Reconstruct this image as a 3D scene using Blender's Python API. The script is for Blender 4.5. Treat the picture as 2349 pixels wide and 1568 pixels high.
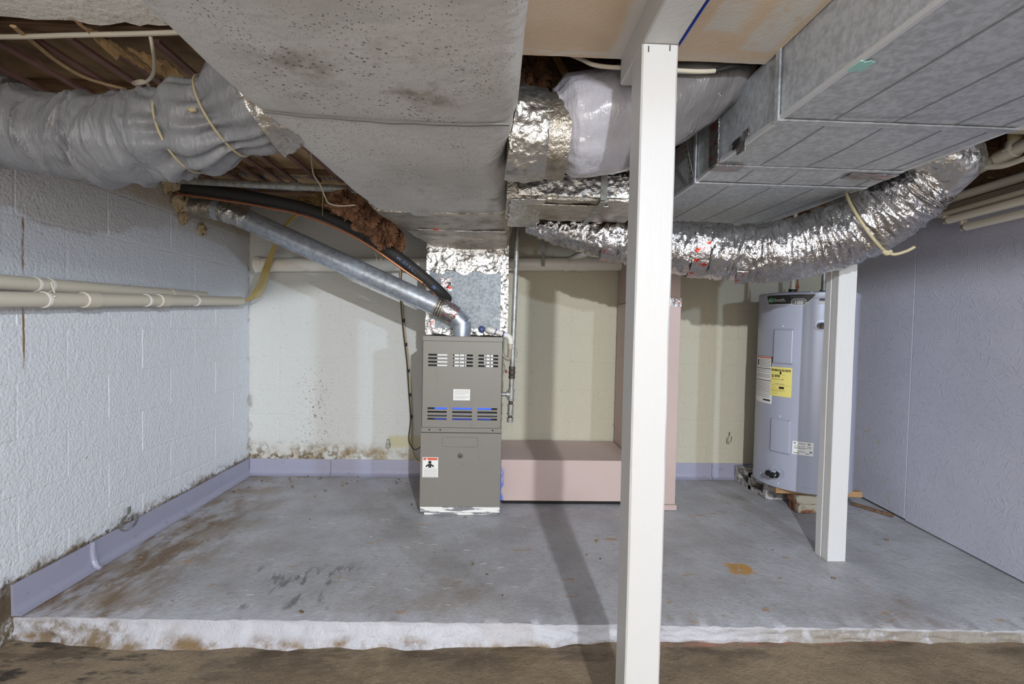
import bpy, bmesh, math, random
from mathutils import Vector, Matrix, noise, Euler
random.seed(7)
for o in list(bpy.data.objects): bpy.data.objects.remove(o)
sc = bpy.context.scene
col = sc.collection
PI = math.pi
# ------------------------------------------------------------------ camera
F, CX, CY, CAMZ = 1100.0, 1174.5, 784.0, 1.06
Rc = (Matrix.Rotation(-0.0382, 3, 'Z') @ Matrix.Rotation(PI/2-0.0295, 3, 'X') @ Matrix.Rotation(0.021, 3, 'Z'))
cam = bpy.data.cameras.new('camera'); camo = bpy.data.objects.new('camera', cam); col.objects.link(camo)
camo.matrix_world = Matrix.Translation((0, 0, CAMZ)) @ Rc.to_4x4()
cam.sensor_width = 36.0; cam.lens = F/2349*36; cam.clip_start = 0.02
sc.camera = camo
# ------------------------------------------------------------------ light
w = bpy.data.worlds.new('world'); sc.world = w; w.use_nodes = True
w.node_tree.nodes['Background'].inputs[0].default_value = (1.0, 0.95, 0.88, 1)
w.node_tree.nodes['Background'].inputs[1].default_value = 1.5
def lamp(name, kind, loc, power, color, **kw):
    l = bpy.data.lights.new(name, kind); o = bpy.data.objects.new(name, l); col.objects.link(o)
    o.location = loc; l.energy = power; l.color = color
    for k, v in kw.items():
        if k == 'rot': o.rotation_euler = v
        else: setattr(l, k, v)
    return o
def work_light(name, loc, power, color, size):   # even work light: brightness held constant over the few metres of the room
    o = lamp(name, 'POINT', loc, power, color, shadow_soft_size=size); d = o.data; d.use_nodes = True
    n = d.node_tree.nodes; f = n.new('ShaderNodeLightFalloff'); f.inputs['Strength'].default_value = 0.33
    d.node_tree.links.new(f.outputs['Constant'], n['Emission'].inputs['Strength'])
work_light('work_light', (0.44, -0.5, 1.70), 64, (0.88, 0.93, 1.0), 0.022)
work_light('second_work_light', (1.85, -0.9, 1.667), 26, (0.62, 0.78, 1.0), 0.03)
lamp('rear_ambient_fill', 'AREA', (0.35, -2.45, 1.0), 62, (1.0, 0.94, 0.86), shape='RECTANGLE', size=3.6, size_y=1.7, rot=(PI/2, 0, 0))  # warm area lamp added behind the camera as ambient fill; no doorway is built
sc.view_settings.view_transform = 'Standard'; sc.view_settings.look = 'None'
sc.view_settings.exposure = 0.0; sc.view_settings.gamma = 1.0
sc.view_settings.use_curve_mapping = False
# ------------------------------------------------------------------ measuring helpers (pixel + depth -> point)
def _ray(px, py): return Rc @ Vector(((px-CX)/F, -(py-CY)/F, -1.0))
O = Vector((0, 0, CAMZ))
def at(px, py, y): d = _ray(px, py); return O + d*(y/d.y)
def atZ(px, py, z): d = _ray(px, py); return O + d*((z-CAMZ)/d.z)
def atX(px, py, x): d = _ray(px, py); return O + d*(x/d.x)
def xr(y): return 2.135 + 0.0911*y          # face of the right-hand wall
def lerp(a, b, t): return a+(b-a)*t
def sstep(a, b, x):
    t = max(0, min(1, (x-a)/(b-a))); return t*t*(3-2*t)
# ------------------------------------------------------------------ materials
def C(r, g, b):                                # sRGB 0-255 -> linear
    f = lambda c: (c/255/12.92 if c <= 10 else ((c/255+.055)/1.055)**2.4)
    return (f(r), f(g), f(b), 1)
def mat(name, color, rough=.6, metal=0, var=None, over=(), bump=(), spec=None, emit=None, alpha=None, coat=0, osb=None, trans=None):
    """var=(scale, colour2, lo, hi[, stretch]); over=list of dicts; bump=list of (scale, distance[, stretch, detail])"""
    m = bpy.data.materials.new(name); m.use_nodes = True
    nt = m.node_tree; N = nt.nodes; L = nt.links; bs = N['Principled BSDF']
    geo = N.new('ShaderNodeNewGeometry'); P = geo.outputs['Position']
    def val(sock, v):
        if hasattr(v, 'is_output'): L.new(v, sock)
        else: sock.default_value = v
    def mapped(stretch):
        if stretch is None: return P
        mp = N.new('ShaderNodeMapping'); L.new(P, mp.inputs[0]); mp.inputs['Scale'].default_value = stretch
        return mp.outputs[0]
    def nz(scale, detail=4, stretch=None, rough=.6, off=0):
        n = N.new('ShaderNodeTexNoise'); v = mapped(stretch)
        if off:
            a = N.new('ShaderNodeVectorMath'); a.operation = 'ADD'; L.new(v, a.inputs[0]); a.inputs[1].default_value = (off, off*.7, off*1.3); v = a.outputs[0]
        L.new(v, n.inputs['Vector']); n.inputs['Scale'].default_value = scale; n.inputs['Detail'].default_value = detail; n.inputs['Roughness'].default_value = rough
        return n.outputs['Fac']
    def mr(v, a, b, c=0., d=1., smooth=True):
        n = N.new('ShaderNodeMapRange'); n.interpolation_type = 'SMOOTHSTEP' if smooth else 'LINEAR'
        L.new(v, n.inputs['Value']); n.inputs['From Min'].default_value = a; n.inputs['From Max'].default_value = b
        n.inputs['To Min'].default_value = c; n.inputs['To Max'].default_value = d
        return n.outputs['Result']
    def math_(op, a, b):
        n = N.new('ShaderNodeMath'); n.operation = op; val(n.inputs[0], a); val(n.inputs[1], b); return n.outputs[0]
    def mix(fac, a, b):
        n = N.new('ShaderNodeMix'); n.data_type = 'RGBA'; val(n.inputs[0], fac); val(n.inputs[6], a); val(n.inputs[7], b); return n.outputs[2]
    sep = N.new('ShaderNodeSeparateXYZ'); L.new(P, sep.inputs[0])
    c = color
    if var:
        f = mr(nz(var[0], 5, var[4] if len(var) > 4 else None), var[2], var[3]); c = mix(f, c, var[1])
    rmask = None
    for i, ov in enumerate(over):
        f = None
        if 'scale' in ov:
            if ov.get('cells'):
                vo = N.new('ShaderNodeTexVoronoi'); vo.feature = 'F1'; L.new(mapped(ov.get('stretch')), vo.inputs['Vector']); vo.inputs['Scale'].default_value = ov['scale']
                f = mr(vo.outputs['Distance'], ov['hi'], ov['lo'])
            else:
                f = mr(nz(ov['scale'], ov.get('detail', 5), ov.get('stretch'), ov.get('rough', .65), off=3.1*(i+1)), ov['lo'], ov['hi'])
        if 'mask' in ov: f = math_('MULTIPLY', f, mr(nz(ov['mask'][0], 3, None, .6, off=5.3*(i+1)), ov['mask'][1], ov['mask'][2]))
        for ax, a, b in ov.get('rng', ()):
            v = sep.outputs[ax]
            if 'wob' in ov:
                v = math_('ADD', v, mr(nz(ov['wob'][0], 4, None, .6, off=1.7), 0, 1, -ov['wob'][1], ov['wob'][1], False))
            g = mr(v, a, b); f = g if f is None else math_('MULTIPLY', f, g)
        if 'amt' in ov: f = math_('MULTIPLY', f, ov['amt'])
        c = mix(f, c, ov['col'])
    val(bs.inputs['Base Color'], c)
    bs.inputs['Roughness'].default_value = rough; bs.inputs['Metallic'].default_value = metal
    if spec is not None: bs.inputs['Specular IOR Level'].default_value = spec
    if coat: bs.inputs['Coat Weight'].default_value = coat; bs.inputs['Coat Roughness'].default_value = .15
    if emit: bs.inputs['Emission Color'].default_value = emit[0]; bs.inputs['Emission Strength'].default_value = emit[1]
    if trans: bs.inputs['Transmission Weight'].default_value = trans
    h = None
    if osb:
        for k, (cs, al, ac, wt) in enumerate(((17, 11, 120, 1.0), (24, 16, 160, .8))):
            av = N.new('ShaderNodeVectorMath'); av.operation = 'ADD'; L.new(P, av.inputs[0]); av.inputs[1].default_value = (k*3.3, k*1.7, k*2.1); PP = av.outputs[0]
            vo = N.new('ShaderNodeTexVoronoi'); L.new(PP, vo.inputs['Vector']); vo.inputs['Scale'].default_value = cs
            s2 = N.new('ShaderNodeSeparateColor'); L.new(vo.outputs['Color'], s2.inputs[0])
            vr = N.new('ShaderNodeVectorRotate'); vr.rotation_type = 'X_AXIS'; L.new(PP, vr.inputs['Vector']); L.new(math_('MULTIPLY', s2.outputs[0], 6.28), vr.inputs['Angle'])
            mp = N.new('ShaderNodeMapping'); L.new(vr.outputs[0], mp.inputs[0]); mp.inputs['Scale'].default_value = (1, al, ac)
            n = N.new('ShaderNodeTexNoise'); L.new(mp.outputs[0], n.inputs['Vector']); n.inputs['Scale'].default_value = 1.0; n.inputs['Detail'].default_value = 1
            f = math_('MULTIPLY', mr(n.outputs['Fac'], .60, .70), osb[1]*wt)
            h = f if h is None else math_('ADD', h, f)
    for b in bump:
        n = math_('MULTIPLY', nz(b[0], b[3] if len(b) > 3 else 4, b[2] if len(b) > 2 else None), b[1])
        h = n if h is None else math_('ADD', h, n)
    if h is not None:
        bn = N.new('ShaderNodeBump'); bn.inputs['Strength'].default_value = 1; bn.inputs['Distance'].default_value = 1
        L.new(h, bn.inputs['Height']); L.new(bn.outputs[0], bs.inputs['Normal'])
    return m
WHITEBLOCK = mat('block_paint_back', C(199, 199, 194), .75, bump=[(170, .0035), (40, .003)],
    over=[dict(col=C(186, 180, 160), rng=[('X', .0, .08)], wob=(9, .03)),
          dict(col=C(120, 104, 78), scale=70, lo=.60, hi=.72, amt=.55),
          dict(col=C(150, 132, 98), scale=9, lo=.40, hi=.66, rng=[('Z', .24, .15), ('X', .1, -.3)]),
          dict(col=C(104, 88, 62), scale=26, lo=.46, hi=.60, rng=[('Z', .27, .12), ('X', -.5, -1.3)]),
          dict(col=C(96, 84, 66), scale=13, lo=.48, hi=.66, rng=[('X', -1.655, -1.68), ('Z', .9, .2)], amt=.7),
          dict(col=C(108, 94, 66), scale=60, lo=.58, hi=.66, rng=[('X', -1.02, -1.2), ('X', -1.45, -1.25), ('Z', .9, .6)], amt=.9),
          dict(col=C(190, 182, 152), scale=4, lo=.3, hi=.4, rng=[('Z', .30, .27), ('Z', .19, .21), ('X', -.75, -.70), ('X', -.3, -.35)])])
LEFTBLOCK = mat('block_paint_left', C(206, 208, 212), .42, bump=[(80, .005, None, 2), (22, .004)],
    over=[dict(col=C(120, 104, 78), scale=16, lo=.42, hi=.58, rng=[('Z', .17, .10)], wob=(14, .05)),
          dict(col=C(92, 78, 58), scale=40, lo=.30, hi=.55, rng=[('Z', .132, .116)], wob=(25, .012), amt=.9),
          dict(col=C(70, 58, 44), scale=34, lo=.50, hi=.62, rng=[('Z', .17, .11)], wob=(11, .04)),
          dict(col=C(96, 80, 58), scale=24, lo=.70, hi=.74),
          dict(col=C(176, 168, 152), rng=[('Z', 1.60, 1.66)], scale=6, lo=.2, hi=.5),
          dict(col=C(84, 70, 52), scale=9, lo=.40, hi=.55, rng=[('Y', 1.82, 1.70), ('Z', .14, .04)]),
          dict(col=C(128, 98, 52), scale=22, lo=.40, hi=.55, stretch=(1, 1, .3), rng=[('Y', 1.784, 1.788), ('Y', 1.796, 1.792), ('Z', 1.43, 1.40), ('Z', .84, .90)], wob=(6, .008)),
          dict(col=C(120, 112, 98), scale=12, lo=.52, hi=.66, rng=[('Y', 3.34, 3.375)], amt=.7)])
SLAB = mat('slab_paint', C(172, 172, 176), .42, var=(3.2, C(150, 149, 151), .35, .7),
    bump=[(34, .004, (1, .6, 1)), (11, .006, (1, .6, 1)), (90, .0028)],
    over=[dict(col=C(126, 108, 84), scale=5, lo=.38, hi=.62, rng=[('X', -.8, -1.6)], amt=.8),
          dict(col=C(106, 84, 58), scale=10, lo=.42, hi=.64, stretch=(1.6, .6, 1), rng=[('X', -1.1, -1.5), ('Y', 3.2, 2.5)]),
          dict(col=C(158, 124, 76), scale=7, lo=.64, hi=.70, stretch=(1, 2.2, 1), amt=.75),
          dict(col=C(126, 108, 84), scale=1.6, lo=.56, hi=.70, amt=.4),
          dict(col=C(84, 84, 86), scale=8, lo=.54, hi=.62, stretch=(2.4, .8, 1), rng=[('X', -.5, -.62), ('X', -1.12, -1.0), ('Y', 2.15, 2.05), ('Y', 1.76, 1.80)], amt=.75),
          dict(col=C(60, 54, 48), scale=60, lo=.70, hi=.74, amt=.7),
          dict(col=C(136, 122, 100), scale=42, lo=.52, hi=.66, amt=.35),
          dict(col=C(186, 186, 192), scale=55, lo=.58, hi=.70, amt=.35),
          dict(col=C(178, 134, 70), scale=16, lo=.30, hi=.42, rng=[('X', 1.06, 1.09), ('X', 1.19, 1.16), ('Y', 2.02, 2.05), ('Y', 2.15, 2.12)], wob=(18, .04)),
          dict(col=C(182, 182, 188), scale=14, lo=.22, hi=.40, rng=[('Z', -.001, -.010)], wob=(30, .004)),
          dict(col=C(142, 136, 126), scale=11, lo=.36, hi=.5, rng=[('Z', -.008, -.016), ('X', .75, 1.25)]),
          dict(col=C(120, 98, 68), scale=12, lo=.40, hi=.62, rng=[('Z', -.045, -.075)], wob=(9, .02)),
          dict(col=C(120, 104, 82), scale=10, lo=.42, hi=.6, rng=[('Z', -.006, -.03), ('X', -.95, -1.4)])])
DIRT = mat('bare_concrete', C(138, 121, 98), .72, var=(2.4, C(110, 94, 74), .38, .68), bump=[(30, .007), (8, .010), (150, .004)],
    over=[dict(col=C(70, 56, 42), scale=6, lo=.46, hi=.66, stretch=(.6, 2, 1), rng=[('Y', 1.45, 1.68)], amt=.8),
          dict(col=C(58, 50, 42), scale=8, lo=.5, hi=.64, rng=[('X', -.6, -1.4)], stretch=(1, 2.5, 1)),
          dict(col=C(156, 138, 110), scale=3, lo=.52, hi=.72, amt=.6),
          dict(col=C(84, 72, 58), scale=40, lo=.54, hi=.70, amt=.4), dict(col=C(176, 164, 142), scale=70, lo=.62, hi=.72, amt=.4),
          dict(col=C(176, 120, 104), rng=[('Y', 1.642, 1.656), ('X', .5, .75)], scale=9, lo=.35, hi=.6, amt=.6)])
COVE = mat('cove_base_vinyl', C(144, 143, 160), .38, bump=[(20, .002), (90, .001)],
    over=[dict(col=C(196, 192, 196), scale=60, lo=.68, hi=.72, amt=.7), dict(col=C(112, 104, 100), scale=18, lo=.62, hi=.74, amt=.6)])
OSB = mat('osb_paint', C(190, 190, 203), .5, var=(2, C(182, 182, 196), .3, .7), osb=(38, .0008), bump=[(90, .0008)],
    over=[dict(col=C(186, 178, 140), scale=22, lo=.57, hi=.66, rng=[('Y', 2.55, 2.95), ('Z', .75, .5)], amt=.8),
          dict(col=C(176, 160, 128), scale=6, lo=.36, hi=.5, rng=[('Z', 1.70, 1.715)], wob=(7, .03))])
WOODDARK = mat('old_joist_wood', C(128, 98, 70), .8, var=(6, C(88, 64, 44), .3, .7, (1, 10, 10)), bump=[(14, .003, (1, 10, 14))])
WOODBEIGE = mat('painted_joist_wood', C(196, 188, 170), .7, bump=[(14, .002, (1, 10, 14))])
WOODPALE = mat('pale_wood', C(168, 134, 92), .7, var=(7, C(142, 106, 68), .3, .7, (1.5, 9, 9)), bump=[(20, .001, (1, 8, 8))],
    over=[dict(col=C(92, 62, 36), scale=18, lo=.68, hi=.72)])
STRIP = mat('furring_strip_red', C(140, 104, 96), .75, var=(9, C(112, 80, 72), .3, .7, (4, .8, 1)), bump=[(40, .001)])
KRAFT = mat('kraft_facing', C(190, 162, 122), .8, var=(5, C(156, 126, 88), .35, .7), bump=[(22, .006), (7, .012)])
KRAFTDARK = mat('kraft_facing_aged', C(156, 128, 92), .85, var=(5, C(106, 80, 54), .35, .7), bump=[(16, .008), (7, .015)])
FIBER = mat('fiberglass_wool', C(164, 122, 92), .95, var=(18, C(108, 76, 54), .35, .65), bump=[(60, .02), (18, .02)])
FIBERTAN = mat('fiberglass_tan', C(170, 144, 98), .95, var=(18, C(120, 92, 54), .35, .65), bump=[(60, .015), (18, .02)])
BLUEINK = mat('blue_ink', C(42, 70, 130), .7)
WHITEPAINT = mat('white_post_paint', C(206, 206, 205), .45, bump=[(60, .0012, (1, 1, .15)), (14, .001)],
    over=[dict(col=C(196, 190, 172), scale=34, lo=.66, hi=.74, amt=.35)])
DRYWALL = mat('raw_drywall', C(222, 202, 178), .8, var=(2.2, C(214, 192, 166), .4, .6), bump=[(120, .0006)],
    over=[dict(col=C(216, 212, 204), scale=20, lo=.30, hi=.5, stretch=(.6, 2, 1), rng=[('X', .52, .54), ('X', .64, .60), ('Y', 1.27, 1.24)], wob=(9, .03)),
          dict(col=C(216, 212, 204), scale=20, lo=.28, hi=.5, rng=[('X', .65, .67), ('X', .76, .74), ('Y', 1.33, 1.31), ('Y', 1.05, 1.09)], wob=(9, .02)),
          dict(col=C(216, 210, 200), scale=20, lo=.48, hi=.55, stretch=(.4, 3, 1), rng=[('Y', 1.33, 1.37)], amt=.8),
          dict(col=C(222, 218, 212), rng=[('X', .30, .335), ('X', .40, .39)], wob=(6, .03))])
WHITECEIL = mat('white_textured_board', C(242, 240, 234), .7, bump=[(30, .01), (90, .004)],
    over=[dict(col=C(104, 66, 40), scale=12, lo=.55, hi=.62, rng=[('Y', 1.295, 1.335)])])
BLUETAPE = mat('blue_masking_tape', C(40, 82, 200), .6)
DUCTWRAP = mat('duct_wrap_grey', C(202, 201, 198), .5, var=(2.6, C(184, 182, 177), .38, .7), bump=[(5, .012), (30, .002)],
    over=[dict(col=C(120, 104, 80), scale=8, lo=.46, hi=.72, rng=[('X', .0, -.16), ('X', -.62, -.40), ('Y', .86, 1.04), ('Y', 1.25, 1.15)], amt=.8),
          dict(col=C(62, 52, 40), scale=76, cells=1, lo=.10, hi=.30, stretch=(.8, 1, 1), mask=(6, .47, .58), rng=[('Y', .80, 1.0), ('X', .0, -.1), ('X', -.6, -.5)], amt=.9),
          dict(col=C(58, 48, 36), scale=105, cells=1, lo=.14, hi=.26, mask=(7, .45, .58), amt=.75),
          dict(col=C(84, 72, 54), scale=150, cells=1, lo=.12, hi=.26, mask=(4, .42, .55), amt=.6),
          dict(col=C(116, 102, 80), scale=7, lo=.50, hi=.72, rng=[('Y', 1.7, 1.95), ('X', -.55, -.2)], amt=.7)])
FLEXGREY = mat('flex_jacket_grey', C(136, 138, 143), .38, var=(4, C(122, 123, 127), .35, .7), bump=[(13, .015, (1.8, 1, .5)), (44, .002)],
    over=[dict(col=C(96, 84, 64), scale=22, lo=.66, hi=.74, amt=.8)])
PLASTIC = mat('flex_jacket_plastic', C(202, 201, 208), .22, var=(5, C(184, 182, 190), .3, .7), bump=[(11, .012, (2.2, 1, .7)), (40, .002)], coat=.4,
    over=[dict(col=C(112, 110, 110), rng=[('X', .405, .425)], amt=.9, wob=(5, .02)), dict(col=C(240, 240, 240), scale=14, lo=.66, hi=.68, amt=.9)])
FOIL = mat('foil_jacket', C(214, 213, 214), .24, 1.0, var=(9, C(178, 174, 170), .35, .7), bump=[(34, .010, (1.6, 1, .6)), (12, .016)])
FOILTAPE = mat('foil_tape', C(196, 194, 190), .3, .9, bump=[(40, .007), (14, .028, None, 2)])
FOILDULL = mat('foil_tape_aged', C(180, 174, 164), .38, .85, var=(12, C(140, 130, 114), .4, .7), bump=[(70, .004), (22, .010)])
FOILRED = mat('foil_tape_red_print', C(172, 168, 168), .32, .85, bump=[(46, .006), (16, .012)],
    over=[dict(col=C(206, 62, 44), scale=34, lo=.58, hi=.62, stretch=(1, 1, 1.6))])
BUBBLE = mat('bubble_foil', C(120, 118, 118), .25, .9, bump=[(70, .012, None, 0)])
GALV = mat('galvanised_sheet', C(208, 212, 217), .42, .40, var=(55, C(180, 186, 191), .35, .65), bump=[(3.2, .010), (170, .0006)],
    over=[dict(col=C(196, 198, 200), scale=24, lo=.64, hi=.74, stretch=(2.5, 2.5, .25), rng=[('X', .80, .77)], amt=.8),
          dict(col=C(74, 74, 74), scale=4, lo=.5, hi=.7, stretch=(.5, 4, 1), rng=[('Y', 1.22, 1.30), ('Y', 1.36, 1.31)], amt=.6)])
GALVPIPE = mat('galvanised_pipe', C(176, 182, 190), .34, .55, var=(40, C(150, 156, 164), .35, .65), bump=[(90, .0006)])
GALVDULL = mat('galvanised_plenum', C(138, 143, 146), .5, .35, var=(70, C(112, 118, 122), .38, .62), bump=[(5, .006), (150, .0006)],
    over=[dict(col=C(186, 188, 188), scale=60, lo=.60, hi=.72, amt=.5)])
STEEL = mat('steel_pipe', C(168, 170, 166), .45, .5, var=(30, C(136, 134, 126), .4, .7), bump=[(80, .0008)])
STEELDARK = mat('dark_fitting', C(84, 78, 70), .6, .5, var=(40, C(100, 64, 44), .55, .7))
BLACKFOAM = mat('black_foam_tube', C(38, 36, 34), .7, bump=[(60, .001)], over=[dict(col=C(110, 100, 84), scale=90, lo=.66, hi=.70, rng=[('X', -1.1, -1.5)])])
COPPER = mat('copper', C(176, 116, 84), .4, .8)
BLACK = mat('black_rubber', C(22, 21, 20), .55)
TAN = mat('tan_cable', C(170, 152, 120), .6)
CABLEWHITE = mat('white_cable', C(206, 198, 182), .55)
YELLOWCABLE = mat('yellow_cable', C(170, 148, 88), .6)
CREAMCORD = mat('cream_cord', C(186, 174, 140), .6)
ORANGE = mat('orange_cable', C(196, 96, 44), .5)
PVCBEIGE = mat('pvc_painted_beige', C(198, 190, 172), .45, bump=[(60, .0006)], over=[dict(col=C(150, 138, 112), scale=40, lo=.70, hi=.74)])
PVCWHITE = mat('pvc_white', C(222, 218, 208), .4, bump=[(50, .0005)], over=[dict(col=C(176, 160, 130), scale=7, lo=.58, hi=.7, amt=.5)])
PURPLE = mat('purple_primer', C(92, 62, 140), .5)
BLUECAP = mat('blue_cap', C(48, 80, 178), .4)
FURN = mat('furnace_paint', C(128, 124, 116), .45, .1, var=(420, C(120, 116, 108), .4, .6), bump=[(200, .0003)],
    over=[dict(col=C(206, 200, 190), scale=70, lo=.70, hi=.72, rng=[('Z', .16, .06)]), dict(col=C(104, 94, 80), scale=10, lo=.60, hi=.74, stretch=(2, 2, .5), amt=.35)])
FURNDARK = mat('furnace_inside', C(26, 25, 25), .7)
FURNBASE = mat('furnace_scuffed_base', C(120, 120, 122), .5, over=[dict(col=C(226, 224, 218), scale=18, lo=.42, hi=.5, stretch=(.4, 1, 2.5))])
ALUM = mat('aluminium_tube', C(170, 172, 176), .4, .9)
FLAME = mat('blue_flame', C(40, 80, 255), .5, emit=(C(40, 90, 255), 1.0))
PINK = mat('return_paint_pink', C(188, 167, 160), .5, var=(2, C(181, 160, 153), .4, .7), bump=[(4, .004), (120, .0004)],
    over=[dict(col=C(92, 116, 200), scale=20, lo=.4, hi=.5, stretch=(1, 1, .4), rng=[('X', .085, .068), ('Z', .24, .2), ('Y', 2.87, 2.86)]),
          dict(col=C(150, 130, 122), scale=60, lo=.72, hi=.76)])
HEATER = mat('heater_enamel', C(164, 167, 181), .30, .1, bump=[(3, .0015)])
LABELWHITE = mat('label_white', C(226, 224, 218), .5)
LABELYELLOW = mat('label_yellow', C(226, 212, 120), .5)
LABELRED = mat('label_red', C(206, 84, 58), .5)
LABELBLACK = mat('label_black', C(26, 25, 26), .5)
LABELGREY = mat('label_grey_print', C(140, 138, 134), .6)
LABELPURPLE = mat('label_purple', C(70, 52, 88), .5)
BADGE = mat('badge_dark', C(56, 56, 54), .3, .3)
BADGEGREEN = mat('badge_green', C(18, 130, 62), .4)
SILVER = mat('badge_silver', C(214, 214, 214), .35)
BRASS = mat('brass', C(150, 122, 72), .4, .8)
CINDER = mat('cinder_block_paint', C(172, 170, 170), .9, bump=[(70, .008), (20, .008)], over=[dict(col=C(110, 106, 100), scale=20, lo=.45, hi=.6)])
BRICK = mat('old_brick', C(142, 88, 62), .9, bump=[(60, .004)], var=(16, C(112, 66, 46), .4, .65), over=[dict(col=C(196, 188, 166), scale=13, lo=.40, hi=.52, rng=[('Y', 2.79, 2.74)])])
TUBEWHITE = mat('fluorescent_glass', C(222, 216, 200), .3)
FIXTURE = mat('fixture_enamel', C(186, 178, 158), .5)
TURQ = mat('turquoise_tape', C(160, 214, 208), .5)
CREAMTAPE = mat('white_duct_sealant', C(214, 206, 190), .6)
PUTTY = mat('foam_sealant', C(172, 154, 122), .9, bump=[(50, .01)])
DARKGAP = mat('dark_gap', C(20, 19, 18), .9)
LEAF = mat('dry_crumb', C(150, 126, 88), .8, var=(20, C(90, 74, 54), .4, .6))
# ------------------------------------------------------------------ mesh helpers
class MB:
    def __init__(s): s.v = []; s.f = []
    def add(s, v, f):
        n = len(s.v); s.v += [Vector(p) for p in v]; s.f += [tuple(i+n for i in q) for q in f]; return s
    def box(s, x0, x1, y0, y1, z0, z1):
        return s.add([(x, y, z) for z in (z0, z1) for y in (y0, y1) for x in (x0, x1)],
                     [(0, 2, 3, 1), (4, 5, 7, 6), (0, 1, 5, 4), (2, 6, 7, 3), (0, 4, 6, 2), (1, 3, 7, 5)])
    def hexa(s, p):   # 8 corners: bottom ring 4, top ring 4
        return s.add(p, [(3, 2, 1, 0), (4, 5, 6, 7), (0, 1, 5, 4), (1, 2, 6, 5), (2, 3, 7, 6), (3, 0, 4, 7)])
    def obox(s, c, ex, ey, ez):  # centred oriented box from half-extent vectors
        c, ex, ey, ez = map(Vector, (c, ex, ey, ez))
        return s.hexa([c-ex-ey-ez, c+ex-ey-ez, c+ex+ey-ez, c-ex+ey-ez, c-ex-ey+ez, c+ex-ey+ez, c+ex+ey+ez, c-ex+ey+ez])
    def tube(s, pts, r, seg=16, n=None, cap=True, fn=None, smooth=True, flat=None):
        P = [Vector(p) for p in pts]
        rr = list(r) if hasattr(r, '__len__') else [r]*len(P)
        if n:
            Q, R2 = [], []
            m = len(P)-1
            for k in range(n+1):
                t = k/n*m; i = min(int(t), m-1); u = t-i
                p0, p1, p2, p3 = P[max(i-1, 0)], P[i], P[i+1], P[min(i+2, m)]
                Q.append(.5*((2*p1)+(p2-p0)*u+(2*p0-5*p1+4*p2-p3)*u*u+(3*p1-p0-3*p2+p3)*u**3))
                R2.append(lerp(rr[i], rr[i+1], u*u*(3-2*u)))
            P, rr = Q, R2
        T = []
        for i in range(len(P)):
            t = P[min(i+1, len(P)-1)]-P[max(i-1, 0)]; T.append(t.normalized())
        up = Vector((0, 0, 1)) if abs(T[0].z) < .9 else Vector((1, 0, 0))
        nrm = (up-T[0]*up.dot(T[0])).normalized()
        vs, s_ = [], 0.0
        for i, p in enumerate(P):
            if i:
                s_ += (p-P[i-1]).length
                nrm = (nrm-T[i]*nrm.dot(T[i])).normalized()
            b = T[i].cross(nrm)
            for k in range(seg):
                a = 2*PI*k/seg
                rad = rr[i]
                if fn: rad = fn(s_, a, rad)
                vs.append(p+(nrm*math.cos(a)*(flat or 1)+b*math.sin(a))*rad)
        fs = []
        for i in range(len(P)-1):
            for k in range(seg):
                a, b_ = i*seg+k, i*seg+(k+1) % seg
                fs.append((a, b_, b_+seg, a+seg))
        if cap:
            fs.append(tuple(reversed(range(seg)))); o_ = (len(P)-1)*seg; fs.append(tuple(o_+k for k in range(seg)))
        s.length = s_
        return s.add(vs, fs)
    def lathe(s, base, axis, prof, seg=24):   # prof: (along, radius)
        base, axis = Vector(base), Vector(axis).normalized()
        return s.tube_rings([(base+axis*h, r) for h, r in prof], axis, seg)
    def tube_rings(s, rings, axis, seg):
        up = Vector((0, 0, 1)) if abs(axis.z) < .9 else Vector((1, 0, 0))
        n = (up-axis*up.dot(axis)).normalized(); b = axis.cross(n)
        vs = [c+(n*math.cos(2*PI*k/seg)+b*math.sin(2*PI*k/seg))*r for c, r in rings for k in range(seg)]
        fs = []
        for i in range(len(rings)-1):
            for k in range(seg):
                a, b_ = i*seg+k, i*seg+(k+1) % seg; fs.append((a, b_, b_+seg, a+seg))
        fs.append(tuple(reversed(range(seg)))); o_ = (len(rings)-1)*seg; fs.append(tuple(o_+k for k in range(seg)))
        return s.add(vs, fs)
    def rings(s, R, cap=True):       # loft of equal-length closed rings
        m = len(R[0]); vs = [p for r in R for p in r]; fs = []
        for i in range(len(R)-1):
            for k in range(m):
                a, b_ = i*m+k, i*m+(k+1) % m; fs.append((a, b_, b_+m, a+m))
        if cap: fs.append(tuple(reversed(range(m)))); o_ = (len(R)-1)*m; fs.append(tuple(o_+k for k in range(m)))
        return s.add(vs, fs)
    def grid(s, nu, nv, fn):
        return s.add([fn(i/nu, j/nv) for j in range(nv+1) for i in range(nu+1)],
                     [(j*(nu+1)+i, j*(nu+1)+i+1, (j+1)*(nu+1)+i+1, (j+1)*(nu+1)+i) for j in range(nv) for i in range(nu)])
    def slab(s, nu, nv, fn, th):     # thick sheet: fn(u,v) -> (point, thickness vector scaled th)
        top = [Vector(fn(i/nu, j/nv)) for j in range(nv+1) for i in range(nu+1)]
        th = Vector(th); n = len(top); vs = top+[p+th for p in top]
        q = [(j*(nu+1)+i, j*(nu+1)+i+1, (j+1)*(nu+1)+i+1, (j+1)*(nu+1)+i) for j in range(nv) for i in range(nu)]
        fs = q+[tuple(reversed([a+n for a in f])) for f in q]
        rim = [i for i in range(nu+1)]+[j*(nu+1)+nu for j in range(1, nv+1)]+[nv*(nu+1)+i for i in range(nu-1, -1, -1)]+[j*(nu+1) for j in range(nv-1, 0, -1)]
        for a, b in zip(rim, rim[1:]+rim[:1]): fs.append((b, a, a+n, b+n))
        return s.add(vs, fs)
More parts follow.
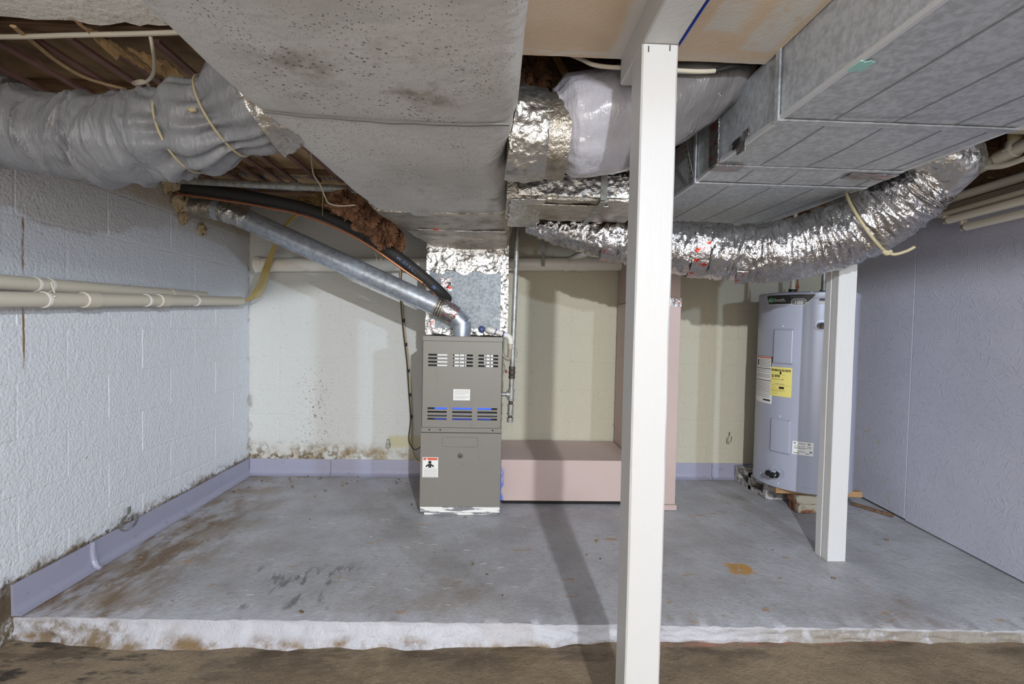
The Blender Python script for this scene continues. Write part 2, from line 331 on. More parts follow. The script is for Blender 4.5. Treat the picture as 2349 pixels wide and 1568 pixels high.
    def prism(s, poly, ext):         # closed polygon (3D points) extruded by vector
        e = Vector(ext); n = len(poly); P = [Vector(p) for p in poly]
        return s.add(P+[p+e for p in P], [tuple(reversed(range(n))), tuple(range(n, 2*n))]+[(i, (i+1) % n, n+(i+1) % n, n+i) for i in range(n)])
def root_loc(o):
    while o.parent: o = o.parent
    return o.location
def obj(name, mb, m, parent=None, smooth=True, bevel=0, loc=None, segs=1, sharp=35):
    off = Vector(root_loc(parent)) if parent else None
    if off is None:
        if loc is None:
            xs = [p.x for p in mb.v]; ys = [p.y for p in mb.v]; zs = [p.z for p in mb.v]
            loc = ((min(xs)+max(xs))/2, (min(ys)+max(ys))/2, min(zs))
        off = Vector(loc)
    me = bpy.data.meshes.new(name); me.from_pydata([p-off for p in mb.v], [], mb.f)
    bm = bmesh.new(); bm.from_mesh(me)
    bmesh.ops.recalc_face_normals(bm, faces=bm.faces)
    if bevel: bmesh.ops.bevel(bm, geom=list(bm.edges), offset=bevel, segments=segs, affect='EDGES', profile=.5, clamp_overlap=True)
    bm.to_mesh(me); bm.free()
    me.materials.append(m)
    if smooth:
        for p in me.polygons: p.use_smooth = True
        me.set_sharp_from_angle(angle=math.radians(sharp))
    o = bpy.data.objects.new(name, me); col.objects.link(o)
    if parent: o.parent = parent
    else: o.location = off
    return o
def tag(o, label, cat, group=None, kind=None):
    o['label'] = label; o['category'] = cat
    if group: o['group'] = group
    if kind: o['kind'] = kind
    return o
def struct(o): o['kind'] = 'structure'; return o
def thing(name, label, cat, loc, group=None):
    o = bpy.data.objects.new(name, None); col.objects.link(o); o.location = loc; o.empty_display_size = .05
    return tag(o, label, cat, group)
def text_mb(body, size, place, center=True, bold=0):
    """flat lettering; place(x, y) maps text-plane metres to a world point"""
    cu = bpy.data.curves.new('lettering', 'FONT'); cu.body = body; cu.size = size
    cu.align_x = 'CENTER' if center else 'LEFT'; cu.resolution_u = 2; cu.offset = bold
    o = bpy.data.objects.new('lettering', cu); col.objects.link(o)
    bpy.context.view_layer.update()
    me = o.to_mesh(); mb = MB()
    mb.add([place(v.co.x, v.co.y) for v in me.vertices], [tuple(p.vertices) for p in me.polygons])
    o.to_mesh_clear(); bpy.data.objects.remove(o); bpy.data.curves.remove(cu)
    return mb
def prt(o): o['kind'] = 'stuff'; return o
nz = lambda x, y, z=0: noise.noise(Vector((x, y, z)))
# ================================================================== THE SETTING
BACK = 3.385; LEFT = -1.69
# ---- block walls
def block_mesh(name, lx, ly, lz, m, warp):
    mb = MB(); mb.box(-lx/2, lx/2, -ly/2, ly/2, -lz/2, lz/2)
    me = bpy.data.meshes.new(name); me.from_pydata(mb.v, [], mb.f)
    bm = bmesh.new(); bm.from_mesh(me); bmesh.ops.recalc_face_normals(bm, faces=bm.faces)
    bmesh.ops.bevel(bm, geom=list(bm.edges), offset=.004, segments=2, affect='EDGES', profile=.5)
    bm.to_mesh(me); bm.free(); me.materials.append(m)
    return me
J = .0045
wb = struct(obj('wall_back', MB().box(LEFT-.2, 2.75, BACK+.0015, BACK+.2, -.15, 2.05), WHITEBLOCK, smooth=False))
wl = struct(obj('wall_left', MB().box(LEFT-.2, LEFT-.0015, -2.5, BACK+.0015, -.15, 2.05), LEFTBLOCK, smooth=False))
full_b = block_mesh('block', .406-J, .04, .2-J, WHITEBLOCK, 0)
full_l = block_mesh('block', .04, .406-J, .2-J, LEFTBLOCK, 0)
def piece(me, loc, parent, name='block', sc_=None):
    o = bpy.data.objects.new(name, me); col.objects.link(o); o.parent = parent
    o.location = Vector(loc)-Vector(parent.location)
    if sc_: o.scale = sc_
    return o
cut = {}
for r in range(10):
    zc = .02+.2*r+.1
    x = LEFT-(0.203 if r % 2 else 0)
    while x < 2.6:
        a, b = max(x, LEFT), min(x+.406, 2.6)
        if b-a > .03:
            k = ('b', round(b-a, 3))
            if k not in cut: cut[k] = full_b if abs(b-a-.406) < .001 else block_mesh('block', b-a-J, .04, .2-J, WHITEBLOCK, 0)
            piece(cut[k], ((a+b)/2, BACK+.02+random.uniform(-.0006, .0008), zc), wb)
        x += .406
    y = BACK+(0.203 if r % 2 == 0 else 0)
    while y > .55:
        a, b = max(y-.406, .4), min(y, BACK)
        if b-a > .03:
            k = ('l', round(b-a, 3))
            if k not in cut: cut[k] = full_l if abs(b-a-.406) < .001 else block_mesh('block', .04, b-a-J, .2-J, LEFTBLOCK, 0)
            piece(cut[k], (LEFT-.02+random.uniform(-.0008, .0006), (a+b)/2, zc), wl)
        y -= .406
# ---- right wall of painted strand board
wr = MB().hexa([Vector(p) for p in [(xr(-2.5)+.016, -2.5, -.15), (xr(3.5)+.016, 3.5, -.15), (xr(3.5)+.16, 3.5, -.15), (xr(-2.5)+.16, -2.5, -.15),
                                    (xr(-2.5)+.016, -2.5, 2.05), (xr(3.5)+.016, 3.5, 2.05), (xr(3.5)+.16, 3.5, 2.05), (xr(-2.5)+.16, -2.5, 2.05)]])
wr = struct(obj('wall_right', wr, DARKGAP, smooth=False))
for (y0, y1, zb) in ((2.635, BACK-.002, .012), (1.415, 2.631, .006), (.195, 1.411, .01), (-1.02, .191, .01), (-2.24, -1.024, .01)):
    z1 = 1.735; n = Vector((.016, -.0015, 0))
    p = [(xr(y0), y0, zb), (xr(y1), y1, zb), (xr(y1)+.015, y1, zb), (xr(y0)+.015, y0, zb)]
    obj('osb_panel', MB().hexa([Vector(q) for q in p]+[Vector((q[0], q[1], z1)) for q in p]), OSB, wr, smooth=False, bevel=.0015)
# ---- lower floor and painted slab with a rough front edge
def zlow(x): return lerp(-.088, -.046, sstep(-1.6, 2.2, x))
def lowfloor(u, v):
    x = lerp(-1.72, 2.7, u); y = lerp(-2.5, 1.85, v)
    return (x, y, zlow(x)+.004*nz(x*3, y*3)+.002*nz(x*11, y*9))
struct(obj('floor', MB().grid(120, 110, lowfloor), DIRT))
def edge_y(x): return 1.742-.026*(x+1.64)+.006*nz(x*6, 1.3)+.004*nz(x*19, 4.1)
def slabf(u, v):
    x = lerp(LEFT+.002, 2.62, u); ye = edge_y(x)
    if v <= .8:
        y = lerp(BACK, ye, (v/.8)**.8)
        e = sstep(.12, 0, y-ye)
        return (x, y, .0015*nz(x*7, y*7)+.0012*nz(x*23, y*14)-.006*e*(1+nz(x*25, 2)))
    t = (v-.8)/.2
    toe = lerp(.045, .008, sstep(.2, .34, x))*(1+.8*nz(x*5, 9.1))*sstep(-1.66, -1.3, x)+.012*nz(x*16, t*5)
    return (x, ye-.004*t-toe*t**1.5-.008*nz(x*14, t*4, 3), lerp(-.008+.003*nz(x*25, 2), zlow(x)-.01, t))
struct(obj('floor_slab', MB().grid(330, 50, slabf), SLAB, sharp=60))
# ---- cove base
def cove(name, parent, p0, p1, nrm):
    p0, p1, nrm = Vector(p0), Vector(p1), Vector(nrm)
    prof = [(0, .112), (.006, .112), (.008, .106), (.008, .035), (.012, .018), (.022, .007), (.036, .003), (.036, 0), (0, 0)]
    R = []
    L_ = (p1-p0).length; n = max(2, int(L_/.06))
    for i in range(n+1):
        c = p0.lerp(p1, i/n); wv = .0025*nz(i*.6, p0.x*3, p0.y)
        R.append([c+nrm*(d+ (wv if d > .001 else 0))+Vector((0, 0, z+.002*nz(i*.4, 5.5))) for d, z in prof])
    return obj(name, MB().rings(R), COVE, parent, smooth=True, sharp=40)
bl = struct(cove('baseboard_left', None, (LEFT, 1.735, .001), (LEFT, 2.066, .001), (1, 0, 0)))
for a, b in ((2.07, 3.0), (3.004, BACK)): cove('cove_segment', bl, (LEFT, a, .001), (LEFT, b, .001), (1, 0, 0))
obj('sealant_bead', MB().tube([(LEFT+.010, 2.068, .118), (LEFT+.012, 2.068, .06), (LEFT+.022, 2.066, .025), (LEFT+.05, 2.062, .006)], [.010, .013, .014, .008], 10, 14, fn=lambda s, a, r: r*(1+.2*nz(s*40, a))), COVE, bl)
bb = struct(cove('baseboard_back', None, (LEFT+.012, BACK, .001), (-1.125, BACK, .001), (0, -1, 0)))
for a, b in ((-1.121, -.36), (1.12, 1.59), (1.594, 2.43)): cove('cove_segment', bb, (a, BACK, .001), (b, BACK, .001), (0, -1, 0))
# ---- ceiling: subfloor, joists, boards, strips
cl = struct(obj('ceiling', MB().box(LEFT-.2, 2.75, -2.5, BACK+.2, 2.05, 2.09), WOODDARK, smooth=False))
for k, yj in enumerate((-2.29, -1.88, -1.48, -1.07, -.66, -.26, .15, .555, .96, 1.366, 1.776, 2.185, 2.59, 3.0, 3.33)):
    x1 = 2.6
    if yj > 1.5:
        obj('joist', MB().box(LEFT, 1.40, yj, yj+.038, 1.853, 2.049), WOODDARK, cl, smooth=False, bevel=.002)
        obj('joist', MB().box(1.402, x1, yj, yj+.038, 1.853, 2.049), WOODBEIGE if yj < 2.0 else WOODDARK, cl, smooth=False, bevel=.002)
    else:
        obj('joist', MB().box(LEFT, x1, yj, yj+.038, 1.853, 2.049), WOODDARK if yj < 1.3 else WOODBEIGE if False else WOODDARK, cl, smooth=False, bevel=.002)
def board(x0, x1, y1, m, rag=.0):
    def f(u, v):
        x = lerp(x0, x1, u); y = lerp(-2.4, y1, v)
        if v == 1: y += rag*(nz(x*9, 3)+.6*nz(x*31, 3))
        return (x, y, 1.839+.001*nz(x*4, y*4))
    obj('ceiling_board', MB().slab(40, 30, f, (0, 0, .012)), m, cl, smooth=False)
board(LEFT+.002, -.64, 1.325, WHITECEIL, .02)
board(.056, .352, 1.392, DRYWALL, .003)
board(.4395, .772, 1.388, DRYWALL, .003)
board(1.46, 2.2, .9, WHITECEIL, .01)
for x in (-1.57, -1.43, -1.305, -1.205, -1.115, -.97, -.85):
    a = random.uniform(-.01, .01)
    def f(u, v, x=x, a=a):
        y = lerp(1.41, 2.75+.2*a*40, v); return (x+a*v-.013+.026*u, y, 1.840-.004*abs(nz(y*3, x*9)))
    obj('furring_strip', MB().slab(1, 24, f, (0, 0, .010)), STRIP, cl, smooth=False)
t1 = struct(obj('trim_1', MB().hexa([Vector(p) for p in [(xr(1.0)-.004, 1.0, 1.735), (xr(3.36)-.004, 3.36, 1.735), (xr(3.36)+.02, 3.36, 1.735), (xr(1.0)+.02, 1.0, 1.735),
      (xr(1.0)-.004, 1.0, 1.80), (xr(3.36)-.004, 3.36, 1.80), (xr(3.36)+.02, 3.36, 1.80), (xr(1.0)+.02, 1.0, 1.80)]]), mat('ledger_paint', C(182, 166, 134), .7, over=[dict(col=C(140, 140, 158), scale=9, lo=.5, hi=.58)], bump=[(30, .002)]), smooth=False, bevel=.002))
t2 = struct(obj('trim_2', MB().hexa([Vector(p) for p in [(xr(1.0)+.004, 1.0, 1.802), (xr(3.36)+.004, 3.36, 1.802), (xr(3.36)+.03, 3.36, 1.802), (xr(1.0)+.03, 1.0, 1.802),
      (xr(1.0)+.004, 1.0, 2.049), (xr(3.36)+.004, 3.36, 2.049), (xr(3.36)+.03, 3.36, 2.049), (xr(1.0)+.03, 1.0, 2.049)]]), WOODDARK, smooth=False))
# ================================================================== POSTS AND BEAM
def timber(name, x0, x1, y0, y1, z0, z1, m, parent=None, seed=0, b=.004, amp=.0016):
    R = []
    n = max(4, int((z1-z0)/.05))
    for i in range(n+1):
        z = lerp(z0, z1, i/n); c = []
        dx, dy = amp*nz(z*1.5, seed), amp*nz(z*1.7, seed+9)
        for (cx, cy, sx, sy) in ((x0, y0, 1, 1), (x1, y0, -1, 1), (x1, y1, -1, -1), (x0, y1, 1, -1)):
            e = b*(1+.6*nz(z*9, cx*31+seed, cy*17))
            pts = [(cx+dx, cy+sy*e+dy, z), (cx+sx*e+dx, cy+dy, z)]
            if sx*sy < 0: pts.reverse()
            c += [Vector(p) for p in pts]
        R.append(c)
    return obj(name, MB().rings(R), m, parent, smooth=True, sharp=30)
post = thing('support_post', 'tall white painted wooden post in the foreground under the white beam', 'post', (.394, 1.224, -.06))
timber('shaft', .349, .439, 1.18, 1.27, zlow(.39), 1.760, WHITEPAINT, post)
for px, py in ((1488, 112), (1537, 110)):
    p = at(px, py, 1.179); obj('nail_mark', MB().box(p.x-.0012, p.x+.0012, 1.1785, 1.182, p.z-.007, p.z+.007), STEELDARK, post, smooth=False)
post2 = thing('support_post', 'shorter white post of two planks standing before the water heater', 'post', (1.625, 2.2, 0))
timber('plank', 1.582, 1.668, 2.155, 2.2015, .0, 1.845, WHITEPAINT, post2, 3, .003)
timber('plank', 1.580, 1.667, 2.203, 2.245, .0, 1.845, WHITEPAINT, post2, 8, .003)
beam = thing('ceiling_beam', 'white painted ceiling beam running from the camera to the tall post', 'beam', (.394, 0, 1.762))
def beamf(R=[]):
    rr = []
    for i in range(60):
        y = lerp(-2.3, 1.385, i/59); a = .0015*nz(y*3, 1); b = .002*nz(y*5, 7)
        rr.append([Vector(p) for p in ((.349+a, y, 1.766), (.353+a, y, 1.762), (.435+b, y, 1.762), (.439+b, y, 1.766), (.439+b, y, 1.838), (.349+a, y, 1.838))])
    return MB().rings(rr)
obj('timber', beamf(), WHITEPAINT, beam, sharp=30)
obj('masking_tape', MB().slab(1, 50, lambda u, v: (.4425+.001*nz(v*30, 1), lerp(-1.2, 1.19, v), lerp(1.762, 1.776+.004*nz(v*40, 2), u)), (.0008, 0, 0)), BLUETAPE, beam, smooth=False)
# ================================================================== DUCTS
def rrect(x0, x1, z0, z1, y, rb, rt, nb=8, side=10):
    """closed ring in the XZ plane: bottom corners radius rb, top corners radius rt"""
    P = []
    def arc(cx, cz, r, a0, a1):
        for k in range(nb+1):
            a = lerp(a0, a1, k/nb); P.append(Vector((cx+r*math.cos(a), y, cz+r*math.sin(a))))
    arc(x0+rb, z0+rb, rb, PI, 1.5*PI)
    for k in range(1, 40): P.append(Vector((lerp(x0+rb, x1-rb, k/40), y, z0)))
    arc(x1-rb, z0+rb, rb, 1.5*PI, 2*PI)
    for k in range(1, side): P.append(Vector((x1, y, lerp(z0+rb, z1-rt, k/side))))
    arc(x1-rt, z1-rt, rt, 0, .5*PI)
    for k in range(1, 40): P.append(Vector((lerp(x1-rt, x0+rt, k/40), y, z1)))
    arc(x0+rt, z1-rt, rt, .5*PI, PI)
    for k in range(1, side): P.append(Vector((x0, y, lerp(z1-rt, z0+rb, k/side))))
    return P
def key(y, tab):
    for (a, *va), (b, *vb) in zip(tab, tab[1:]):
        if y <= b:
            t = max(0, min(1, (y-a)/(b-a))); t = t*t*(3-2*t)
            return [lerp(p, q, t) for p, q in zip(va, vb)]
    return list(tab[-1][1:])
#            y     x0     x1    z0    rb
TRUNK = [(-2.4, -.635, .045, 1.600, .05), (1.20, -.640, .050, 1.600, .05), (1.27, -.642, .052, 1.602, .06), (1.36, -.640, .046, 1.597, .07),
         (1.62, -.628, .030, 1.585, .08), (1.95, -.612, .048, 1.592, .07), (2.28, -.585, .070, 1.590, .06), (2.45, -.535, .080, 1.572, .05),
         (2.62, -.47, .085, 1.548, .04), (2.80, -.395, .082, 1.520, .03), (3.25, -.39, .082, 1.520, .03)]
def trunk_loft(y0, y1, n, grow=0, amp=.004, seed=0):
    R = []
    for i in range(n+1):
        y = lerp(y0, y1, i/n); x0, x1, z0, rb = key(y, TRUNK)
        ring = rrect(x0-grow, x1+grow, z0-grow, 1.845+min(grow, .001), y, rb+grow, .02)
        cxm, czm = (x0+x1)/2, 1.72
        out = []
        for p in ring:
            d = amp*(nz(p.x*4, p.y*3.2, seed)+.5*nz(p.x*13, p.y*9, seed+p.z*9)) if p.z < 1.80 else 0
            sag = -.010*max(0, 1-abs((p.x-cxm)/.33)**2)*(1 if p.z < z0+.01 else 0)
            dv = Vector((p.x-cxm, 0, p.z-czm)).normalized()
            out.append(p+dv*d+Vector((0, 0, sag)))
        R.append(out)
    return MB().rings(R)
trunk = thing('insulated_trunk_duct', 'wide grey wrapped trunk duct with mould specks running overhead to the furnace', 'duct', (-.29, 1.0, 1.585))
obj('duct_wrap', trunk_loft(-2.4, 1.275, 70), DUCTWRAP, trunk, sharp=60)
obj('duct_wrap', trunk_loft(1.275, 2.30, 44, grow=-.003, amp=.007, seed=4), DUCTWRAP, trunk, sharp=60)
def seam(x): return 1.272+.012*math.sin((x+.3)*4)
obj('seam_tape', MB().slab(40, 1, lambda u, v: (lerp(-.60, .03, u), seam(lerp(-.6, .03, u))+lerp(-.006, .012, v)*(.3+u*.2), 1.5945-.010*max(0, 1-abs(u*2-1)**2)-.004*nz(u*9, 2)), (0, 0, .004)), mat('seam_shadow_tape', C(126, 124, 120), .6), trunk, smooth=False)
obj('foil_band', trunk_loft(2.24, 2.50, 16, grow=.003, amp=.010, seed=7), FOILDULL, trunk, sharp=60)
obj('foil_band', trunk_loft(2.48, 2.66, 12, grow=.000, amp=.010, seed=11), FOILDULL, trunk, sharp=60)
obj('foil_band', trunk_loft(2.64, 3.25, 22, grow=-.003, amp=.010, seed=17), FOILDULL, trunk, sharp=60)
obj('seam_tape', MB().slab(30, 1, lambda u, v: (lerp(-.40, .05, u), lerp(2.485, 2.505, v)+.01*math.sin(u*3), 1.552-.004*nz(u*7, 3)-.02*v*0), (0, 0, .003)), FOILRED, trunk, smooth=False)
for (x, y, s_) in ((.03, 1.50, .07), (.045, 1.68, .06), (.06, 1.86, .05)):
    obj('torn_flap', MB().slab(6, 6, lambda u, v: (x+.016*nz(u*3, v*3, x*40)+.008, y+(u-.5)*s_, 1.60+v*.10), (.006, 0, 0)), FOILDULL, trunk)
# ---- plenum on the furnace
pl = thing('supply_plenum', 'galvanised box plenum sealed with foil tape on top of the furnace', 'plenum', (-.16, 3.0, 1.0))
obj('sheet_box', MB().box(-.392, .072, 2.82, 3.27, 1.012, 1.53), GALVDULL, pl, smooth=False, bevel=.002)
def taped(name, x0, x1, z0, z1, rag, m, seed):
    def f(u, v):
        x = lerp(x0, x1, u); z = lerp(z0+(rag*nz(x*14, seed) if v == 0 else 0), z1, v)
        return (x, 2.8165-.006*abs(nz(x*16, z*18, seed))-.004*nz(x*40, z*44), z)
    return obj(name, MB().slab(36, 20, f, (0, .004, 0)), m, pl, sharp=60)
taped('foil_tape', -.398, .078, 1.375, 1.56, .03, FOILTAPE, 3)
taped('foil_tape', .035, .080, 1.02, 1.38, .0, FOILTAPE, 5)
taped('foil_tape', -.400, -.378, 1.02, 1.38, .0, FOILTAPE, 6)
taped('foil_tape', -.395, .05, 1.012, 1.05, .01, FOILTAPE, 8)
taped('foil_tape', -.398, -.345, 1.02, 1.10, .02, FOILRED, 9)
taped('foil_tape', -.315, -.25, 1.27, 1.34, .01, FOILRED, 12)
# ---- grey flexible duct
GP = [(-.60, 1.43, 1.745), (-.71, 1.42, 1.68), (-.86, 1.43, 1.615), (-1.03, 1.45, 1.588), (-1.20, 1.465, 1.585), (-1.36, 1.45, 1.600), (-1.48, 1.37, 1.640), (-1.55, 1.18, 1.69), (-1.55, .85, 1.715), (-1.55, .40, 1.72)]
def ridge(v): return (1-abs(v))**3
_fr = random.Random(21)
CREASES = [(_fr.uniform(.37, 1.30), _fr.uniform(0, 2*PI), _fr.uniform(.45, 1.25), _fr.uniform(-.045, .045), _fr.uniform(.011, .027), _fr.uniform(.016, .040), _fr.choice((-1, 1))) for k in range(85)]
def greyfn(s, a, r):
    d = 0
    for s0, a0, w_, sk, A, sg, sgn in CREASES:
        da = (a-a0+PI) % (2*PI)-PI
        if abs(da) < w_:
            t = sgn*(s-s0-sk*da/w_)/sg
            if -1 < t < 3: d += A*(math.exp(-t*1.6) if t > 0 else math.exp(t*3.6))*math.cos(da/w_*PI/2)-A*.25*math.cos(da/w_*PI/2)*math.exp(-t*t)
    for s0, dep, wd, npl in ((.215, .034, .050, 26), (.345, .022, .03, 22)):
        d -= dep*math.exp(-((s-s0)/wd)**2)
        d += .011*math.exp(-abs(s-s0)/(wd*1.9))*math.cos(npl*a*.5+6*nz(a*1.3, s*4, s0))
    d += .004*nz(s*12, a*3, 1)
    return r+d
gf = thing('flexible_duct', 'crumpled grey jacketed flexible duct by the left wall, tied with cord', 'duct', (-1.2, 1.45, 1.46))
obj('jacket', MB().tube(GP, [.132, .140, .128, .118, .114, .114, .120, .125, .125, .125], 120, 560, fn=greyfn), FLEXGREY, gf, sharp=80)
def ring_cord(path_pts, radii, seg_from, m, parent, name, r=.004):
    return obj(name, MB().tube(path_pts, r, 8, 60), m, parent)
def loop_around(p, tdir, rad, n=40, sq=1.0):
    t = Vector(tdir).normalized(); a = Vector((0, 0, 1)); a = (a-t*a.dot(t)).normalized(); b = t.cross(a)
    return [Vector(p)+(a*math.cos(2*PI*k/n)*sq+b*math.sin(2*PI*k/n))*rad for k in range(n+1)]
obj('tie_cord', MB().tube(loop_around((-.787, 1.424, 1.646), (-1, .05, -.42), .112), .0032, 8, 80), CREAMCORD, gf)
obj('torn_foil', MB().tube([GP[0], Vector(GP[0]).lerp(Vector(GP[1]), .55), Vector(GP[0]).lerp(Vector(GP[1]), .95)], [.142, .150, .154], 72, 30, cap=False, fn=lambda s, a, r: r+.006*nz(s*40, a*5)+.004*nz(s*90, a*9)), FOILTAPE, gf, sharp=80)
obj('tie_cord', MB().tube(loop_around((-.905, 1.436, 1.604), (-1, .07, -.2), .112), .0032, 8, 80), CREAMCORD, gf)
p0 = Vector((-.80, 1.318, 1.62)); obj('cord_knot', MB().tube([p0, p0+Vector((-.010, -.004, -.004)), p0+Vector((-.018, 0, .004))], [.005, .006, .003], 8, 8), CREAMCORD, gf)
# ---- plastic wrapped duct with foil collar
pf = thing('flexible_duct', 'fat white plastic-wrapped flexible duct behind the top of the tall post', 'duct', (.45, 1.6, 1.5))
def plfn(s, a, r):
    e = sstep(0, .05, s)
    d = .012*nz(s*4, a*1.5, 3)+.006*nz(s*14, a*3.5, 4)+.006*math.cos(18*a+5*nz(a*2, s*3))*math.exp(-s/.05)
    return (r+d)*lerp(.80, 1, e)
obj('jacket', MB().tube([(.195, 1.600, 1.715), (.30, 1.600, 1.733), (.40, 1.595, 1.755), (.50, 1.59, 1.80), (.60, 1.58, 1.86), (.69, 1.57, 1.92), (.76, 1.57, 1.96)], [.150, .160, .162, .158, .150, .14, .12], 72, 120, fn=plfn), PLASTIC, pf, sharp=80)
obj('collar', MB().tube([(.145, 1.60, 1.695), (.175, 1.60, 1.692), (.225, 1.60, 1.690)], [.130, .133, .133], 48, 14, fn=lambda s, a, r: r+.003*nz(s*20, a*3)), FOILDULL, pf, sharp=80)
obj('foil_collar', MB().tube([(.05, 1.60, 1.70), (.085, 1.60, 1.695), (.155, 1.60, 1.695)], [.148, .146, .140], 48, 24, fn=lambda s, a, r: r+.007*nz(s*30, a*4)+.004*nz(s*60, a*9)), FOILTAPE, pf, sharp=80)
# ---- foil wrapped square take-off
fb = thing('foil_wrapped_duct', 'short square duct in foil and bubble wrap joining the trunk, left of the tall post', 'duct', (.35, 2.05, 1.55))
def foilbox(x0, x1, y0, y1, z0, z1, m, name, amp, nx=40, nyz=14):
    R = []
    for i in range(nx+1):
        x = lerp(x0, x1, i/nx); ring = []
        cs = [(y0, z0), (y1, z0), (y1, z1), (y0, z1)]
        for (a, b) in zip(cs, cs[1:]+cs[:1]):
            for k in range(nyz):
                y, z = lerp(a[0], b[0], k/nyz), lerp(a[1], b[1], k/nyz)
                d = amp*(nz(x*16, y*16, z*16)+.5*nz(x*45, y*45, z*45))
                ring.append(Vector((x, y+(d if abs(y-y0) < .001 else 0), z+(d if abs(z-z0) < .001 else 0))))
        R.append(ring)
    return obj(name, MB().rings(R), m, fb, sharp=60)
foilbox(.04, .60, 1.875, 2.24, 1.562, 1.72, FOILDULL, 'duct_body', .006)
obj('bubble_wrap', MB().slab(44, 8, lambda u, v: (lerp(.085, .60, u), 1.868-.003*nz(u*9, v*4)+.012*v, lerp(1.638, 1.725, v)+.004*nz(u*7, 2)), (0, .004, 0)), BUBBLE, fb, sharp=60)
obj('foil_tape', MB().slab(44, 10, lambda u, v: (lerp(.085, .605, u), 1.862-.006*abs(nz(u*22, v*5)), lerp(1.572, 1.655+.006*nz(u*12, 4), v)+.0), (0, .004, 0)), FOILTAPE, fb, sharp=60)
obj('foil_tape', MB().slab(26, 26, lambda u, v: (lerp(.055, .19, u)+.01*nz(v*9, 4), lerp(1.87, 2.35, v), 1.558-.008*abs(nz(u*9, v*14))-.004*v), (0, 0, .004)), FOILTAPE, fb, sharp=60)
obj('bubble_wrap', MB().slab(40, 10, lambda u, v: (lerp(.13, .45, u), lerp(1.93, 2.18, v), 1.5545-.002*nz(u*20, v*9)), (0, 0, .003)), FOILDULL, fb, sharp=60)
for zz in (1,):
    obj('hanger_strap', MB().box(.402, .428, 1.855, 1.858, 1.56, 1.80), STEEL, fb, smooth=False)
    obj('hanger_strap', MB().box(.402, .428, 1.858, 2.25, 1.553, 1.556), STEEL, fb, smooth=False)
# ---- foil flexible duct
FP = [at(2185, 372, 1.70), at(2130, 405, 1.78), at(2065, 458, 1.86), at(1990, 508, 1.95), at(1900, 548, 2.05), at(1800, 574, 2.14), at(1700, 582, 2.22), at(1600, 572, 2.27), at(1500, 562, 2.30), at(1400, 546, 2.33), at(1300, 526, 2.36), at(1215, 503, 2.40)]
FR = [.085, .118, .134, .138, .136, .134, .132, .124, .115, .100, .082, .062]
def foilfn(s, a, r):
    d = .011*(ridge(nz(s*30, a*1.3+s*5, 1))-.42)+.007*(ridge(nz(s*52, a*3.0, 6))-.42)+.006*nz(s*8, a*2, 3)
    g = math.exp(-((s-.86)/.02)**2); d -= .012*g
    return r+d
ff = thing('flexible_duct', 'shiny foil flexible duct curving under the galvanised duct towards the right wall', 'duct', (1.2, 2.2, 1.3))
obj('jacket', MB().tube(FP, FR, 80, 420, fn=foilfn), FOIL, ff, sharp=80)
obj('boot_collar', MB().tube([(1.43, 1.66, 1.76), (1.55, 1.68, 1.74), FP[0], FP[1]], [.08, .085, .092, .112], 40, 40, fn=lambda s, a, r: r+.006*nz(s*30, a*4)), FOILTAPE, ff, sharp=80)
def redpatch(i, ang, s_, w_):
    p = FP[i]; t = (FP[i+1]-FP[i-1]).normalized(); n = Vector((0, 0, 1)); n = (n-t*n.dot(t)).normalized(); b = t.cross(n)
    R = []
    def f(u, v):
        a = ang+(u-.5)*w_/FR[i]; r = FR[i]+.012
        return p+t*(v-.5)*s_+(n*math.cos(a)+b*math.sin(a))*(r+.004*nz(u*8, v*8, i))
    obj('red_print_tape', MB().slab(12, 8, f, (0, 0, .002)), FOILRED, ff, sharp=70)
redpatch(7, PI*1.0, .07, .26); redpatch(7, PI*.62, .07, .2); redpatch(7, PI*1.35, .06, .18); redpatch(9, PI*1.1, .06, .18); redpatch(6, PI*1.15, .045, .10)
lp = loop_around(FP[3]+Vector((.0, .0, .0)), FP[4]-FP[2], .152)
cord = obj('tie_cord', MB().tube(lp, .006, 8, 90), CREAMCORD); tag(cord, 'cream cord knotted around the shiny foil flexible duct', 'cord')
kq = min(lp, key=lambda p: p.z+.3*p.y)
obj('cord_tail', MB().tube([kq, kq+Vector((.03, -.01, -.012)), kq+Vector((.07, -.02, .0)), kq+Vector((.095, -.03, .016))], .006, 8, 14), CREAMCORD, cord)
obj('cord_knot', MB().tube([kq+Vector((-.015, -.006, .002)), kq+Vector((0, -.01, -.008)), kq+Vector((.016, -.01, .0))], [.008, .011, .008], 8, 10), CREAMCORD, cord)
# ---- galvanised trunk duct
gd = thing('galvanised_duct', 'bare galvanised rectangular sheet metal duct overhead on the right', 'duct', (1.1, .8, 1.64))
GX0, GX1 = .776, 1.452
CORNER = mat('galvanised_corner', C(226, 228, 230), .38, .4, bump=[(120, .0008)])
def galvsec(y0, y1, z0, z0b, n):
    R = []
    for i in range(n+1):
        y = lerp(y0, y1, i/n); zz = lerp(z0, z0b, i/n); t = math.sin(PI*i/n)
        ring = []
        for k in range(17):
            u = k/16; ring.append(Vector((lerp(GX0, GX1, u), y, zz-.006*t*math.sin(PI*u)+.002*nz(u*4, y*4))))
        for k in range(1, 7): ring.append(Vector((GX1, y, lerp(zz, 1.851, k/6))))
        for k in range(1, 7): ring.append(Vector((lerp(GX1, GX0, k/6), y, 1.851)))
        for k in range(1, 6): ring.append(Vector((GX0-.003*t*math.sin(PI*k/6), y, lerp(1.851, zz, k/6))))
        R.append(ring)
    return obj('duct_section', MB().rings(R), GALV, gd, sharp=40)
YS = [(-2.2, .12, 1.65, 1.65), (.124, 1.315, 1.65, 1.65), (1.319, 1.690, 1.650, 1.652), (1.694, 1.86, 1.652, 1.642), (1.864, 2.56, 1.642, 1.650)]
